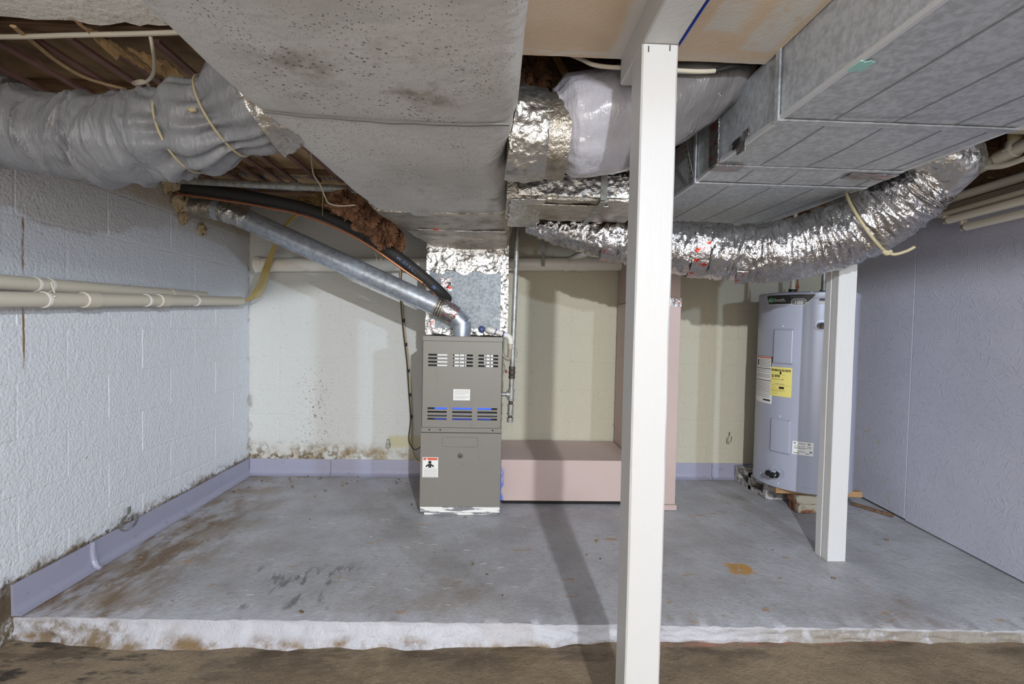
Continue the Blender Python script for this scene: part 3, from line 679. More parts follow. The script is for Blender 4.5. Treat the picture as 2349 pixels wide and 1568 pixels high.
for a, b, za, zb in YS: galvsec(a, b, za, zb, 20)
for a, b, za, zb in YS:
    for gx in (GX0, GX1):
        R_ = [[Vector((gx+dx, lerp(a, b, t), lerp(za, zb, t)+dz)) for dx, dz in ((-.005, -.004), (.005, -.004), (.005, .008), (-.005, .008))] for t in (0, .25, .5, .75, 1)]
        obj('corner_seam', MB().rings(R_), CORNER, gd, smooth=False)
for y, za in ((.122, 1.65), (1.317, 1.65), (1.692, 1.652), (1.862, 1.642)):
    obj('drive_cleat', MB().slab(30, 1, lambda u, v: (lerp(GX0-.006, GX1+.004, u), y+lerp(-.013, .013, v), za-.0065-.001*nz(u*30, y)), (0, 0, .004)), GALV, gd, smooth=False)
    obj('drive_cleat', MB().box(GX0-.009, GX0-.003, y-.011, y+.011, za-.006, 1.862), GALV, gd, smooth=False, bevel=.002)
for fx in (.22, .47, .73, .93):
    for a, b, za, zb in YS[1:]:
        x = lerp(GX0, GX1, fx)
        obj('stiffening_rib', MB().slab(1, 16, lambda u, v: (x+lerp(-.0022, .0022, u), lerp(a+.015, b-.015, v), lerp(za, zb, v)-.0018-.006*math.sin(PI*v)*math.sin(PI*fx)+.002*nz(fx*4, lerp(a, b, v)*4)), (0, 0, .002)), mat_rib if 'mat_rib' in globals() else globals().setdefault('mat_rib', mat('rib_shadow', C(150, 153, 156), .5, .45)), gd, smooth=False)
obj('red_print_tape', MB().slab(6, 14, lambda u, v: (GX0-.0125+.003*nz(u*5, v*9), lerp(1.655, 1.725, u), lerp(1.648, 1.80, v)), (.003, 0, 0)), FOILRED, gd, sharp=70)
obj('red_print_tape', MB().slab(8, 6, lambda u, v: (lerp(GX0-.012, GX0+.09, u), lerp(1.66, 1.72, v), 1.640-.003*nz(u*8, v*5)), (0, 0, .003)), FOILRED, gd, sharp=70)
obj('red_print_tape', MB().slab(8, 6, lambda u, v: (lerp(1.28, 1.455, u), lerp(1.70, 1.76, v), 1.640-.003*nz(u*8, v*5)), (0, 0, .003)), FOILRED, gd, sharp=70)
for px, py, s_ in ((1700, 338, .035), (1690, 330, .03), (1712, 305, .022)):
    p = atX(px, py, GX0-.004); obj('torn_tape', MB().slab(4, 4, lambda u, v: (GX0-.005-.008*abs(nz(u*3, v*3, px)), p.y+(u-.5)*s_*1.5+.01*nz(v*3, px), p.z+(v-.5)*s_), (.002, 0, 0)), FOILRED if px != 1690 else BLACKFOAM, gd)
obj('turquoise_tape', MB().slab(6, 4, lambda u, v: (GX0-.006+.032*u, lerp(1.012, 1.052, v)+.012*nz(u*4, 2), 1.6435-.001*u), (0, 0, .002)), TURQ, gd)
obj('sealant_smear', MB().slab(20, 2, lambda u, v: (lerp(1.05, 1.45, u), 1.694+.010*v+.004*nz(u*9, 1), 1.6465-.001*nz(u*30, v)), (0, 0, .003)), CREAMTAPE, gd)
st = obj('hanger_strap', MB().obox((0.5*(.776+.70), 1.90, 1.72), (-.004, .002, .014), (0, .012, 0), (.0015, 0, 0)), STEEL) if False else None
a_, b_ = atX(1567, 306, .735), atX(1590, 415, .765)
d_ = (b_-a_); e_ = d_.normalized()
hs = obj('perforated_strap', MB().obox((a_+b_)/2, d_*.5, Vector((0, .011, 0)), Vector((.001, 0, 0))), STEEL)
tag(hs, 'perforated metal hanger strap below the plastic-wrapped duct, right of the tall post', 'strap')
for k in range(9):
    c = a_.lerp(b_, (k+.5)/9); obj('strap_hole', MB().lathe(c+Vector((-.0022, 0, 0)), (1, 0, 0), [(0, .0035), (.0012, .0035)], 8), BLACK, hs, smooth=False)
# ================================================================== FURNACE
FX0, FX1, FY, FZ = -.392, .050, 2.672, 1.005
fu = thing('furnace', 'grey upright gas furnace with louvred upper panel and warning label', 'furnace', (-.17, 2.95, 0))
obj('cabinet', MB().box(FX0+.004, FX1-.004, FY+.022, FY+.66, .03, FZ-.004), FURNDARK, fu, smooth=False)
obj('side_panel', MB().box(FX0, FX0+.003, FY+.014, FY+.68, .03, FZ), FURN, fu, smooth=False)
obj('side_panel', MB().box(FX1-.003, FX1, FY+.014, FY+.68, .03, FZ), FURN, fu, smooth=False)
obj('top_panel', MB().box(FX0-.001, FX1+.001, FY-.002, FY+.68, FZ-.003, FZ+.001), FURN, fu, smooth=False)
obj('top_rail', MB().box(FX0-.001, FX1+.001, FY-.003, FY+.012, FZ-.026, FZ), FURN, fu, smooth=False, bevel=.0015)
def fpx(px, py): p = at(px, py, FY); return p.x, p.z
# upper panel with three columns of slots in two banks
zu0, zu1 = .497, FZ-.027
cols = [(fpx(982, 826)[0], fpx(1027, 826)[0]), (fpx(1039, 826)[0], fpx(1085, 826)[0]), (fpx(1097, 826)[0], fpx(1143, 826)[0])]
bank1 = [fpx(1060, y)[1] for y in (814.5, 822.5, 830.5, 838.5)]
bank2 = [fpx(1060, y)[1] for y in (937, 945, 953.5, 961)]
hh = .0052
zs = sorted([zu0, zu1]+[z+d for z in bank1+bank2 for d in (-hh, hh)])
xs = sorted([FX0, FX1]+[x for c in cols for x in c])
mbp = MB()
def hole(i, j):
    xm, zm = (xs[i]+xs[i+1])/2, (zs[j]+zs[j+1])/2
    return any(c[0] < xm < c[1] for c in cols) and any(abs(zm-z) < hh*.9 for z in bank1+bank2)
for i in range(len(xs)-1):
    for j in range(len(zs)-1):
        if hole(i, j): 
            x0, x1, z0, z1 = xs[i], xs[i+1], zs[j], zs[j+1]; c = hh*.75    # slot walls + rounded corner fillers
            for (a, b, d, e) in ((x0, x1, z0, z0), (x0, x1, z1, z1)): mbp.add([(a, FY, d), (b, FY, e), (b, FY+.012, e), (a, FY+.012, d)], [(0, 1, 2, 3)])
            for xx in (x0, x1):
                mbp.add([(xx, FY, z0), (xx, FY+.012, z0), (xx, FY+.012, z1), (xx, FY, z1)], [(0, 1, 2, 3)])
                sg = 1 if xx == x0 else -1
                for zz, sz in ((z0, 1), (z1, -1)): mbp.add([(xx, FY, zz), (xx+sg*c, FY, zz), (xx+sg*c*.3, FY, zz+sz*c*.3), (xx, FY, zz+sz*c)], [(0, 1, 2, 3)])
        else:
            mbp.add([(xs[i], FY, zs[j]), (xs[i+1], FY, zs[j]), (xs[i+1], FY, zs[j+1]), (xs[i], FY, zs[j+1])], [(0, 1, 2, 3)])
obj('upper_panel', mbp, FURN, fu, smooth=False)
obj('panel_edge', MB().box(FX0, FX0+.002, FY, FY+.02, zu0, zu1), FURN, fu, smooth=False)
obj('panel_edge', MB().box(FX1-.002, FX1, FY, FY+.02, zu0, zu1), FURN, fu, smooth=False)
rail = obj('control_rail', MB().box(FX0-.002, FX1+.002, FY-.004, FY+.014, .470, .496), FURN, fu, smooth=False, bevel=.001)
for px in (985, 1010, 1130):
    x = fpx(px, 985)[0]; obj('screw', MB().lathe((x, FY-.0065, .484), (0, 1, 0), [(0, .003), (.003, .005)], 12), BLACK, rail)
door = obj('lower_door', MB().box(FX0-.004, FX1+.004, FY-.008, FY+.014, .052, .468), FURN, fu, smooth=False, bevel=.002)
xa, za = fpx(1015, 1001); xb, zb = fpx(1096, 1024)
rim = [Vector((lerp(xa, xb, .5)+(xb-xa)/2*max(-1, min(1, 1.06*math.copysign(abs(math.cos(t))**.25, math.cos(t)))), FY-.009, (za+zb)/2+(za-zb)/2*math.copysign(abs(math.sin(t))**.4, math.sin(t)))) for t in [2*PI*k/48 for k in range(49)]]
obj('handle_recess_rim', MB().tube(rim, .0016, 6), FURN, door)
x, z = fpx(1056, 1044); obj('knob', MB().lathe((x, FY-.013, z), (0, 1, 0), [(0, .007), (.002, .013), (.006, .014)], 20), mat('knob_grey', C(70, 68, 62), .5), door)
obj('base_rail', MB().box(FX0-.002, FX1+.002, FY-.002, FY+.02, .018, .050), FURNBASE, fu, smooth=False, bevel=.002)
obj('base_plinth', MB().box(FX0+.02, FX1-.01, FY+.012, FY+.66, .001, .03), FURNBASE, fu, smooth=False)
# glimpses inside: burner tubes and blue flames
for c_, u0, u1 in ((0, .45, .98), (1, .06, .30), (1, .33, .56), (1, .60, .66), (2, .30, .36), (2, .40, .58), (2, .62, .74)):
    xa_, xb_ = lerp(*cols[c_], u0), lerp(*cols[c_], u1)
    obj('inner_plate', MB().box(xa_, xb_, FY+.015, FY+.021, bank1[3]-.012, bank1[0]+.012), ALUM, fu, smooth=False)
for px, dx in ((1072, .014), (1100, .02), (1112, -.02), (1140, .016)):
    x = fpx(px, 826)[0]; obj('inner_wire', MB().tube([(x, FY+.0135, bank1[3]-.01), (x+dx, FY+.0132, bank1[0]+.01)], .003, 8), BLACK, fu)
for c, pw in zip(cols, ((.35, 1), (0, 1), (0, .7))):
    xa_, xb_ = lerp(c[0], c[1], pw[0]), lerp(c[0], c[1], pw[1])
    obj('burner_flame', MB().box(xa_, xb_, FY+.016, FY+.020, bank2[0]-.006, bank2[0]+.004), FLAME, fu, smooth=False)
    obj('burner_flame', MB().box(xa_, xb_, FY+.016, FY+.020, bank2[3]-.005, bank2[3]+.002), mat('blue_burner', C(50, 70, 170), .4, .5), fu, smooth=False)
    obj('burner_tube', MB().tube([(c[0]-.003, FY+.019, bank2[2]), (c[1]+.003, FY+.019, bank2[2])], .005, 8), ALUM, fu)
# labels
def card(name, parent, x0, x1, z0, z1, y, m, th=.0012): return obj(name, MB().box(x0, x1, y, y+th, z0, z1), m, parent, smooth=False)
xa, za = fpx(1040, 892); xb, zb = fpx(1078, 918)
s1 = card('sticker', fu, xa, xb, zb, za, FY-.0015, LABELWHITE)
for k in range(8):
    if k == 4: continue
    zz = za-.008-k*.0062; card('text_line', s1, xa+.006, xb-.006-(.02 if k in (3, 7) else .0), zz-.0014, zz, FY-.0022, LABELGREY, .0005)
xa, za = fpx(970, 1047); xb, zb = fpx(1005, 1093)
s2 = card('warning_label', fu, xa, xb, zb, za, FY-.0098, LABELWHITE)
card('red_band', s2, xa+.004, xb-.004, za-.016, za-.003, FY-.0104, LABELRED, .0006)
xm = lerp(xa, xb, .47); yl = FY-.0106
obj('warning_triangle', MB().prism([(xa+.018, yl, za-.015), (xa+.030, yl, za-.015), (xa+.024, yl, za-.004)], (0, .0005, 0)), LABELWHITE, s2, smooth=False)
obj('pictogram', MB().prism([(xm+.009*math.cos(t), yl, za-.028+.009*math.sin(t)) for t in [2*PI*k/14 for k in range(14)]], (0, .0006, 0))
    .prism([(xm-.008, yl, za-.037), (xm+.008, yl, za-.037), (xm+.024, yl, za-.048), (xm+.020, yl, za-.056), (xm+.008, yl, za-.048), (xm+.008, yl, za-.058), (xm-.008, yl, za-.058), (xm-.008, yl, za-.048), (xm-.020, yl, za-.056), (xm-.024, yl, za-.048)], (0, .0006, 0)), LABELBLACK, s2, smooth=False)
for k in range(8):
    zz = za-.064-k*.0062; card('text_line', s2, xa+.006, xb-.006, zz-.0014, zz, FY-.0103, LABELGREY, .0005)
# ---- return duct (floor box + riser)
rd = thing('return_duct', 'pink painted return air duct on the floor with an upright riser', 'duct', (.6, 3.1, 0))
obj('floor_box', MB().box(.058, .862, 2.85, 3.36, .022, .270), PINK, rd, smooth=False, bevel=.002)
obj('riser', MB().box(.868, 1.092, 2.772, 3.36, .035, 1.238), PINK, rd, smooth=False, bevel=.002)
obj('riser', MB().box(.872, 1.088, 2.776, 3.36, 1.241, 1.842), PINK, rd, smooth=False, bevel=.002)
obj('base_flange', MB().box(.862, 1.100, 2.764, 3.36, .002, .034), PINK, rd, smooth=False, bevel=.002)
obj('foil_tape', MB().slab(14, 3, lambda u, v: (lerp(1.02, 1.094, u), 2.768-.003*abs(nz(u*8, v*3)), lerp(1.205, 1.255, v)+.004*nz(u*8, 1)), (0, .003, 0)), FOILRED, rd)
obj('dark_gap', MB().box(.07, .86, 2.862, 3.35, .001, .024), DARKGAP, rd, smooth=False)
for zz in (.36, .88): obj('cross_seam', MB().box(.866, 1.0935, 2.7705, 3.35, zz, zz+.002), PINK, rd, smooth=False)
obj('corner_seam', MB().box(.075, .077, 2.8492, 2.852, .03, .27), DARKGAP, rd, smooth=False) if False else None
# ---- vent pipe
vp = thing('vent_pipe', 'galvanised flue vent pipe slanting from the left wall down to the furnace', 'pipe', (-.9, 2.72, 1.0))
V0 = Vector((LEFT+.0, 2.69, 1.672)); V1 = at(500, 480, 2.70); V1b = at(560, 500, 2.70); V2 = at(1003, 702, 2.745); V3 = at(1042, 722, 2.752); V4 = at(1060, 742, 2.757); V5 = at(1059, 768, 2.757)
obj('wall_section', MB().tube([V0, V1, V1b], [.052, .054, .052], 32, 30, fn=lambda s, a, r: r+.004*nz(s*40, a*4)+.003*nz(s*90, a*8)), FOILDULL, vp, sharp=70)
obj('foil_tape', MB().tube([V1+(V1b-V1)*.25, V1b, V1b+(V2-V1b)*.02], [.056, .0565, .0555], 32, 18, fn=lambda s, a, r: r+.005*nz(s*50, a*5)), FOILTAPE, vp, sharp=70)
obj('steel_band', MB().tube([V1+(V0-V1)*.08, V1+(V1b-V1)*.12], [.0585, .0585], 32), GALVPIPE, vp)
obj('pipe', MB().tube([V1b+(V1b-V2)*.005, V2], .0545, 40), GALVPIPE, vp)
dn = (V2-V1b).normalized(); dl = dn.cross(Vector((0, 1, 0))).normalized(); dl = -dl if dl.z > 0 else dl
q0, q1 = V1b+dl*.052+Vector((0, -.018, 0)), V2+dl*.052+Vector((0, -.018, 0))
obj('pipe_seam', MB().tube([q0, q1], .0045, 8), GALVPIPE, vp)
for k in range(4):
    c = V2+dn*(-.01+.014*k); obj('crimp_ring', MB().tube([c, c+dn*.009], .0575, 32), FOILDULL, vp)
obj('foil_tape', MB().tube([V2+dn*.03, V2+dn*.06, V3+dn*.012], [.054, .055, .052], 32, 16, fn=lambda s, a, r: r+.004*nz(s*50, a*5)), FOILRED, vp, sharp=70)
obj('elbow', MB().tube([V2+dn*.075, V3, V4], [.049, .050, .051], 32), GALVPIPE, vp, sharp=20)
obj('elbow', MB().tube([V4+Vector((0, 0, .012)), V5+Vector((0, 0, .02))], [.0515, .0515], 32), GALVPIPE, vp)
obj('crimp_ring', MB().tube([V5+Vector((0, 0, .014)), V5+Vector((0, 0, .022))], .0535, 32), GALVPIPE, vp)
obj('flue_collar', MB().tube([V5+Vector((0, 0, .014)), Vector((V5.x, V5.y, FZ+.001))], .0505, 32), GALVPIPE, vp)
obj('seam_ring', MB().tube([V4+Vector((-.006, 0, .010)), V4+Vector((.0, 0, .002))], .0528, 32), GALVPIPE, vp)
# foam around the wall penetrations
for nm, c, s_ in (('foam_sealant', Vector((LEFT+.012, 2.63, 1.70)), .05), ('foam_sealant', Vector((LEFT+.012, 2.66, 1.615)), .035), ('foam_sealant', Vector((LEFT+.015, 2.54, 1.775)), .055), ('foam_sealant', Vector((LEFT+.01, 2.83, 1.585)), .03)):
    mb = MB().grid(24, 12, lambda u, v: c+Vector((math.sin(PI*v)*math.cos(2*PI*u)*.6, math.sin(PI*v)*math.sin(2*PI*u), math.cos(PI*v)))*s_*(1+.7*nz(u*7, v*6, s_*90)))
    o = obj(nm, mb, PUTTY, sharp=80)
    tag(o, {.05: 'lump of tan foam filling the gap above the vent pipe at the left wall', .035: 'small tan foam lump under the vent pipe at the left wall', .055: 'tan foam clump around the black tube where it enters the left wall', .03: 'tiny tan foam patch on the left wall right of the vent hole'}[s_], 'foam')
# ---- refrigerant line, copper tube, conduit
BP = [Vector((LEFT, 2.60, 1.765)), at(480, 437, 2.60), at(600, 456, 2.61), at(720, 484, 2.62), at(830, 534, 2.64), at(930, 602, 2.67), at(1000, 660, 2.72), at(1022, 682, 2.80), at(1024, 684, 2.825)]
rl = thing('refrigerant_line', 'black foam-insulated refrigerant tube sagging from the left wall to the plenum', 'tube', (-.8, 2.65, 1.2))
bl_ = obj('foam_sleeve', MB().tube(BP, .031, 24, 90), BLACKFOAM, rl)
for px, py, yy in ((842, 545, 2.645), (978, 643, 2.70), (688, 476, 2.62)):
    p = at(px, py, yy); t = Vector((.8, .03, -.55)) if px > 800 else Vector((.95, 0, -.2))
    obj('cable_tie', MB().tube(loop_around(p, t, .0325), .0022, 6, 40), BLACK, rl)
# printed lettering runs down the sleeve, upside down as seen from the floor
i0, i1 = at(1010, 668, 2.685), at(850, 540, 2.61)
ax = (i1-i0).normalized(); upv = Vector((0, -1, 0)).cross(ax).normalized()
for body, s0 in (('INSUL TUBE', .02), ('180  3/4" ID X 1/2" AA', .17)):
    def place(x, y, s0=s0):
        s = s0+x; P_ = BP[4:8]
        # follow the sleeve: piecewise along BP reversed
        acc = 0; pts = [BP[7], BP[6], BP[5], BP[4], BP[3]]
        for a, b in zip(pts, pts[1:]):
            L_ = (b-a).length
            if s <= acc+L_ or b is pts[-1]:
                t = (b-a).normalized(); c = a+t*(s-acc); n = Vector((0, -1, 0)); n = (n-t*n.dot(t)).normalized(); u = t.cross(n)
                if u.z > 0: u = -u
                ang = (y-.004)/.031
                return c+(n*math.cos(ang)+u*math.sin(ang))*.0345
            acc += L_
    prt(obj('printed_lettering', text_mb(body, .021, place, center=False), mat('sleeve_print', C(96, 130, 190), .6), bl_, smooth=False))
cu_ = obj('copper_tube', MB().tube([p+Vector((-.008, -.012, -.040)) for p in BP[:6]]+[at(985, 660, 2.70), at(1008, 690, 2.76), at(1012, 700, 2.825)], .0062, 10, 90), COPPER); tag(cu_, 'thin bare copper tube strapped beneath the black foam tube', 'tube')
cd_ = thing('conduit_pipe', 'grey steel pipe running level under the kraft-faced insulation', 'pipe', (-1.1, 2.5, 1.75))
obj('pipe', MB().tube([atX(392, 412, LEFT+.01)*1.0, at(600, 424, 2.5), at(800, 434, 2.5), at(900, 440, 2.5)], .0185, 16, 20), STEEL, cd_)
obj('coupling', MB().tube([at(668, 427, 2.5), at(690, 428, 2.5)], .022, 16), STEEL, cd_)
# ---- gas pipe
gp = thing('gas_pipe', 'vertical steel gas pipe with valve and tee right of the furnace', 'pipe', (.12, 2.80, .5))
GY = 2.80
def G(px, py): return at(px, py, GY)
def vseg(name, py0, py1, r, m, prof=None):
    xa_ = lambda py: lerp(1187, 1170, (py-530)/(965-530))
    a, b = G(xa_(py0), py0), G(xa_(py1), py1)
    if prof: o = obj(name, MB().tube([a.lerp(b, t) for t, _ in prof], [q for _, q in prof], 18), m, gp)
    else: o = obj(name, MB().tube([a, b], r, 18), m, gp)
    return o
F_ = lambda r: [(0, r), (.14, r), (.17, r*.86), (.83, r*.86), (.86, r), (1, r)]
vseg('riser', 500, 845, .0145, STEEL); obj('riser_top', MB().tube([G(1188, 500), G(1188, 500)+Vector((.0, .0, .22))], .0145, 16), STEEL, gp)
vseg('valve_body', 840, 868, .02, STEELDARK, [(0, .019), (.25, .019), (.3, .016), (.4, .02), (.6, .02), (.7, .016), (.75, .019), (1, .019)])
p = G(1169, 852); obj('valve_handle', MB().lathe(p+Vector((-.014, 0, 0)), (-1, 0, 0), [(0, .008), (.01, .009), (.012, .004)], 12), mat('red_handle', C(140, 40, 32), .5), gp)
vseg('nipple', 868, 895, .0145, STEEL)
vseg('tee', 893, 918, .02, STEEL, F_(.0205))
p = G(1172, 904); obj('tee_branch', MB().tube([p, Vector((FX1+.045, GY, p.z)), Vector((FX1+.045, GY, p.z)), Vector((FX1+.03, GY, p.z))], [.0175, .0175, .0205, .0205], 16), STEEL, gp)
obj('branch_nipple', MB().tube([Vector((FX1+.031, GY, p.z)), Vector((FX1-.004, GY, p.z))], .0125, 14), STEEL, gp)
vseg('nipple', 917, 928, .013, STEELDARK); vseg('coupling', 927, 951, .02, STEEL, F_(.0195)); vseg('nipple', 950, 958, .013, STEELDARK)
vseg('end_cap', 957, 968, .02, STEEL, [(0, .0195), (.45, .0195), (.5, .018), (.92, .018), (1, .012)])
# ---- condensate drain
dr = thing('condensate_drain', 'white plastic condensate drain pipe with purple primer at the plenum foot', 'pipe', (.03, 2.8, .8))
D = lambda px, py: at(px, py, 2.79)
obj('drain_pipe', MB().tube([D(1122, 757)+Vector((0, .05, .0)), D(1124, 757), D(1140, 761), D(1158, 768)], .0155, 16, 16), PVCWHITE, dr)
obj('elbow', MB().tube([D(1156, 767), D(1166, 771), D(1171, 780), D(1171, 788)], .0185, 16, 14), PVCWHITE, dr)
obj('elbow', MB().tube([D(1118, 757)+Vector((0, .03, 0)), D(1121, 756), D(1134, 760)], .0185, 16, 10), PVCWHITE, dr)
obj('primer_ring', MB().tube([D(1135.5, 759.5), D(1138, 760.5)], .0168, 16), PURPLE, dr)
obj('primer_ring', MB().tube([D(1153, 766), D(1156, 767)], .0168, 16), PURPLE, dr)
obj('adapter', MB().tube([D(1171, 786), D(1170.5, 800)], [.0155, .0155], 16), mat('drain_clear_pipe', C(176, 168, 148), .3), dr)
obj('hose', MB().tube([D(1170, 799), D(1169, 812), D(1167, 822), D(1160, 820), D(1153, 812), D(1152, 800)+Vector((0, .03, 0))], [.013, .012, .012, .011, .010, .010], 14, 30), mat('grey_hose', C(150, 142, 126), .5), dr)
obj('wire_loop', MB().tube([D(1176, 785), D(1184, 800), D(1186, 812), D(1180, 822), D(1173, 824)], .003, 8, 20), STEEL, dr)
cap = obj('drain_cap', MB().lathe(at(1105, 755, 2.80)+Vector((0, .02, 0)), (0, -1, 0), [(0, .016), (.012, .017), (.014, .014), (.010, .013), (.010, .008), (.014, .007), (.014, .001)], 24), BLUECAP); tag(cap, 'round blue cap on the plenum beside the white drain pipe', 'cap')
obj('cap_ring', MB().lathe(at(1105, 755, 2.80)+Vector((0, .018, 0)), (0, -1, 0), [(0, .018), (.004, .0205), (.009, .0205), (.010, .018)], 24), BLACK, cap)
# ================================================================== WATER HEATER
HC, HR, HZ0, HZ1 = Vector((1.93, 2.895, 0)), .266, .142, 1.302
wh = thing('water_heater', 'grey cylindrical electric water heater on blocks in the right corner', 'water heater', (HC.x, HC.y, HZ0))
def ring_pt(th, z, dr=0): return Vector((HC.x+(HR+dr)*math.cos(th), HC.y+(HR+dr)*math.sin(th), z))
def hit(px, py):
    d = _ray(px, py); a = d.x**2+d.y**2; b = -2*(d.x*HC.x+d.y*HC.y); c = HC.x**2+HC.y**2-HR**2
    q = b*b-4*a*c
    t = (-b-math.sqrt(max(q, 0)))/(2*a); p = O+d*t
    return math.atan2(p.y-HC.y, p.x-HC.x) % (2*PI), p.z
obj('tank_jacket', MB().lathe((HC.x, HC.y, HZ0), (0, 0, 1), [(0, HR-.006), (.004, HR+.002), (.035, HR+.002), (.037, HR), (1.117, HR), (1.119, HR)], 96), HEATER, wh)
obj('top_cap', MB().lathe((HC.x, HC.y, HZ0+1.118), (0, 0, 1), [(0, HR+.002), (.003, HR+.003), (.036, HR+.003), (.042, HR-.002), (.044, HR-.02), (.046, .02)], 96), HEATER, wh)
def patch(name, m, th0, th1, z0, z1, dr, parent=None, n=14, rnd=0, zs=None):
    o_ = lambda u, v: ring_pt(lerp(th0, th1, u), lerp(z0, z1, v) if zs is None else lerp(zs(u)[0], zs(u)[1], v), dr)
    thm = (th0+th1)/2
    return obj(name, MB().slab(n, 2, o_, (-.0018*math.cos(thm), -.0018*math.sin(thm), 0)), m, parent or wh, smooth=False)
def pxpatch(name, m, x0, y0, x1, y1, dr, parent=None):
    a, z1 = hit(x0, y0); b, z0 = hit(x1, y1); return patch(name, m, a, b, z0, z1, dr, parent), a, b, z0, z1
# access covers: raised pressed panels
for (x0, y0, x1, y1) in ((1776, 752, 1817, 838), (1769, 955, 1811, 1045)):
    a, z1 = hit(x0, y0); b, z0 = hit(x1, y1); b += .035
    def f(u, v, a=a, b=b, z0=z0, z1=z1):
        e = min(min(u, 1-u)*12, min(v, 1-v)*16, 1); e = max(0, e)
        return ring_pt(lerp(a, b, u), lerp(z0, z1, v), -.004+.016*(e*e*(3-2*e)))
    cv = obj('access_cover', MB().grid(36, 36, f), HEATER, wh, sharp=60)
    p = ring_pt(lerp(a, b, .45), z1+.012, .002); nrm = Vector((math.cos(lerp(a, b, .45)), math.sin(lerp(a, b, .45)), 0))
    obj('screw', MB().lathe(p, nrm, [(0, .005), (.003, .004), (.004, .001)], 10), SILVER, cv)
# badge
a, zt = hit(1762, 678); b, zt2 = hit(1870, 675); zt = (zt+zt2)/2; zb = hit(1800, 697)[1]
def bz(u, g=0):
    low = zb
    if u < .07: low = zb+(zt-zb)*.75*(1-(u/.07))**2
    if u > .80: low = zb+(zt-zb)*.92*((u-.80)/.20)**1.6
    return low-g, zt+g
patch('badge_rim', SILVER, a-.008, b+.008, 0, 0, .0022, n=40, zs=lambda u: bz(u, .004))
bd = patch('badge', BADGE, a, b, 0, 0, .0034, n=40, zs=lambda u: bz(u))
thb = lambda u: lerp(a, b, u)
zm = (zt+zb)/2
def on_badge(th0, z0, dr=.0050): return lambda x, y: ring_pt(th0+x/HR, z0+y, dr)
gz = [ring_pt(thb(.115)+.016*math.cos(t)/HR, zm-.002+.017*math.sin(t), .0044) for t in [2*PI*k/24 for k in range(24)]]
mb = MB(); mb.add(gz, [tuple(range(24))]); obj('badge_dot', mb, BADGEGREEN, bd, smooth=False)
obj('badge_lettering', text_mb('AO', .029, on_badge(thb(.115), zm-.012)), SILVER, bd, smooth=False)
obj('badge_lettering', text_mb('Smith.', .029, on_badge(thb(.335), zm-.012)), SILVER, bd, smooth=False)
obj('badge_lettering', text_mb('S I G N A T U R E', .010, on_badge(thb(.70), zm+.010)), LABELGREY, bd, smooth=False)
c0, z0_ = thb(.71), zm-.016
def oval(name, m, g, dr):
    hl, hv = .036+g, .017+g
    def zz(u):
        x = abs(2*u-1)*hl; e = max(0, x-(hl-hv)); v = math.sqrt(max(0, hv*hv-e*e)); return z0_-v, z0_+v
    return patch(name, m, c0-hl/HR, c0+hl/HR, 0, 0, dr, bd, n=32, zs=zz)
oval('number_rim', SILVER, .0028, .0042); oval('number_plate', mat('badge_mid_grey', C(120, 120, 116), .35, .3), 0, .0050)
obj('badge_lettering', text_mb('100', .030, on_badge(c0, z0_-.0105, .0060), bold=.0004), SILVER, bd, smooth=False)
# labels
L1, a, b, z0, z1 = pxpatch('warning_label', LABELWHITE, 1739, 815, 1769, 926, .002)
W = b-a
for (u0, u1, v0, v1, m) in ((0, 1, 1.0, 1.008, LABELBLACK), (.04, .95, .965, .99, LABELRED), (0, 1, .735, .75, LABELBLACK), (.96, 1, .74, 1, LABELBLACK), (.05, 1, .48, .495, LABELBLACK), (0, 1, .45, .455, LABELBLACK), (0, 1, .21, .216, LABELBLACK), (.6, .95, .05, .085, LABELBLACK), (.08, .22, .80, .93, LABELBLACK)):
    patch('print', m, a+W*u0, a+W*u1, lerp(z0, z1, v0), lerp(z0, z1, v1), .0028, L1, 4)
for v in (.93, .90, .87, .84, .81, .78, .70, .66, .61, .58, .55, .42, .39, .36, .33, .30, .27, .24, .17, .13):
    patch('text_line', LABELGREY, a+W*(.30 if v > .77 else .08), a+W*.92, lerp(z0, z1, v), lerp(z0, z1, v+.012), .0027, L1, 4)
L2, a, b, z0, z1 = pxpatch('energy_label', LABELYELLOW, 1770, 840, 1815, 912, .003)
W = b-a
obj('label_lettering', text_mb('ENERGYGUIDE', .0168, on_badge(a+W*.5, lerp(z0, z1, .86), .0042), bold=.0006), LABELBLACK, L2, smooth=False)
obj('label_lettering', text_mb('$ 494', .021, on_badge(a+W*.27, lerp(z0, z1, .65), .0042), bold=.0006), LABELBLACK, L2, smooth=False)
for (u0, u1, v0, v1, m) in ((.47, .53, .76, .86, LABELBLACK), (.44, .56, .77, .79, LABELBLACK), (.05, .62, .575, .582, LABELBLACK), (.45, .68, .265, .335, LABELBLACK), (.25, .68, .415, .432, LABELGREY), (.15, .38, .09, .10, LABELGREY), (.6, .63, .57, .60, LABELBLACK)):
    patch('print', m, a+W*u0, a+W*u1, lerp(z0, z1, v0), lerp(z0, z1, v1), .0042, L2, 4)
for v, u1 in ((.73, .7), (.375, .95), (.30, .3), (.22, .7), (.19, .75), (.16, .6)):
    patch('text_line', mat_olive if 'mat_olive' in globals() else globals().setdefault('mat_olive', mat('label_olive_print', C(176, 164, 92), .6)), a+W*.05, a+W*u1, lerp(z0, z1, v), lerp(z0, z1, v+.01), .0040, L2, 4)
L3, a, b, z0, z1 = pxpatch('rating_plate', LABELWHITE, 1818, 1010, 1865, 1046, .0025)
W = b-a
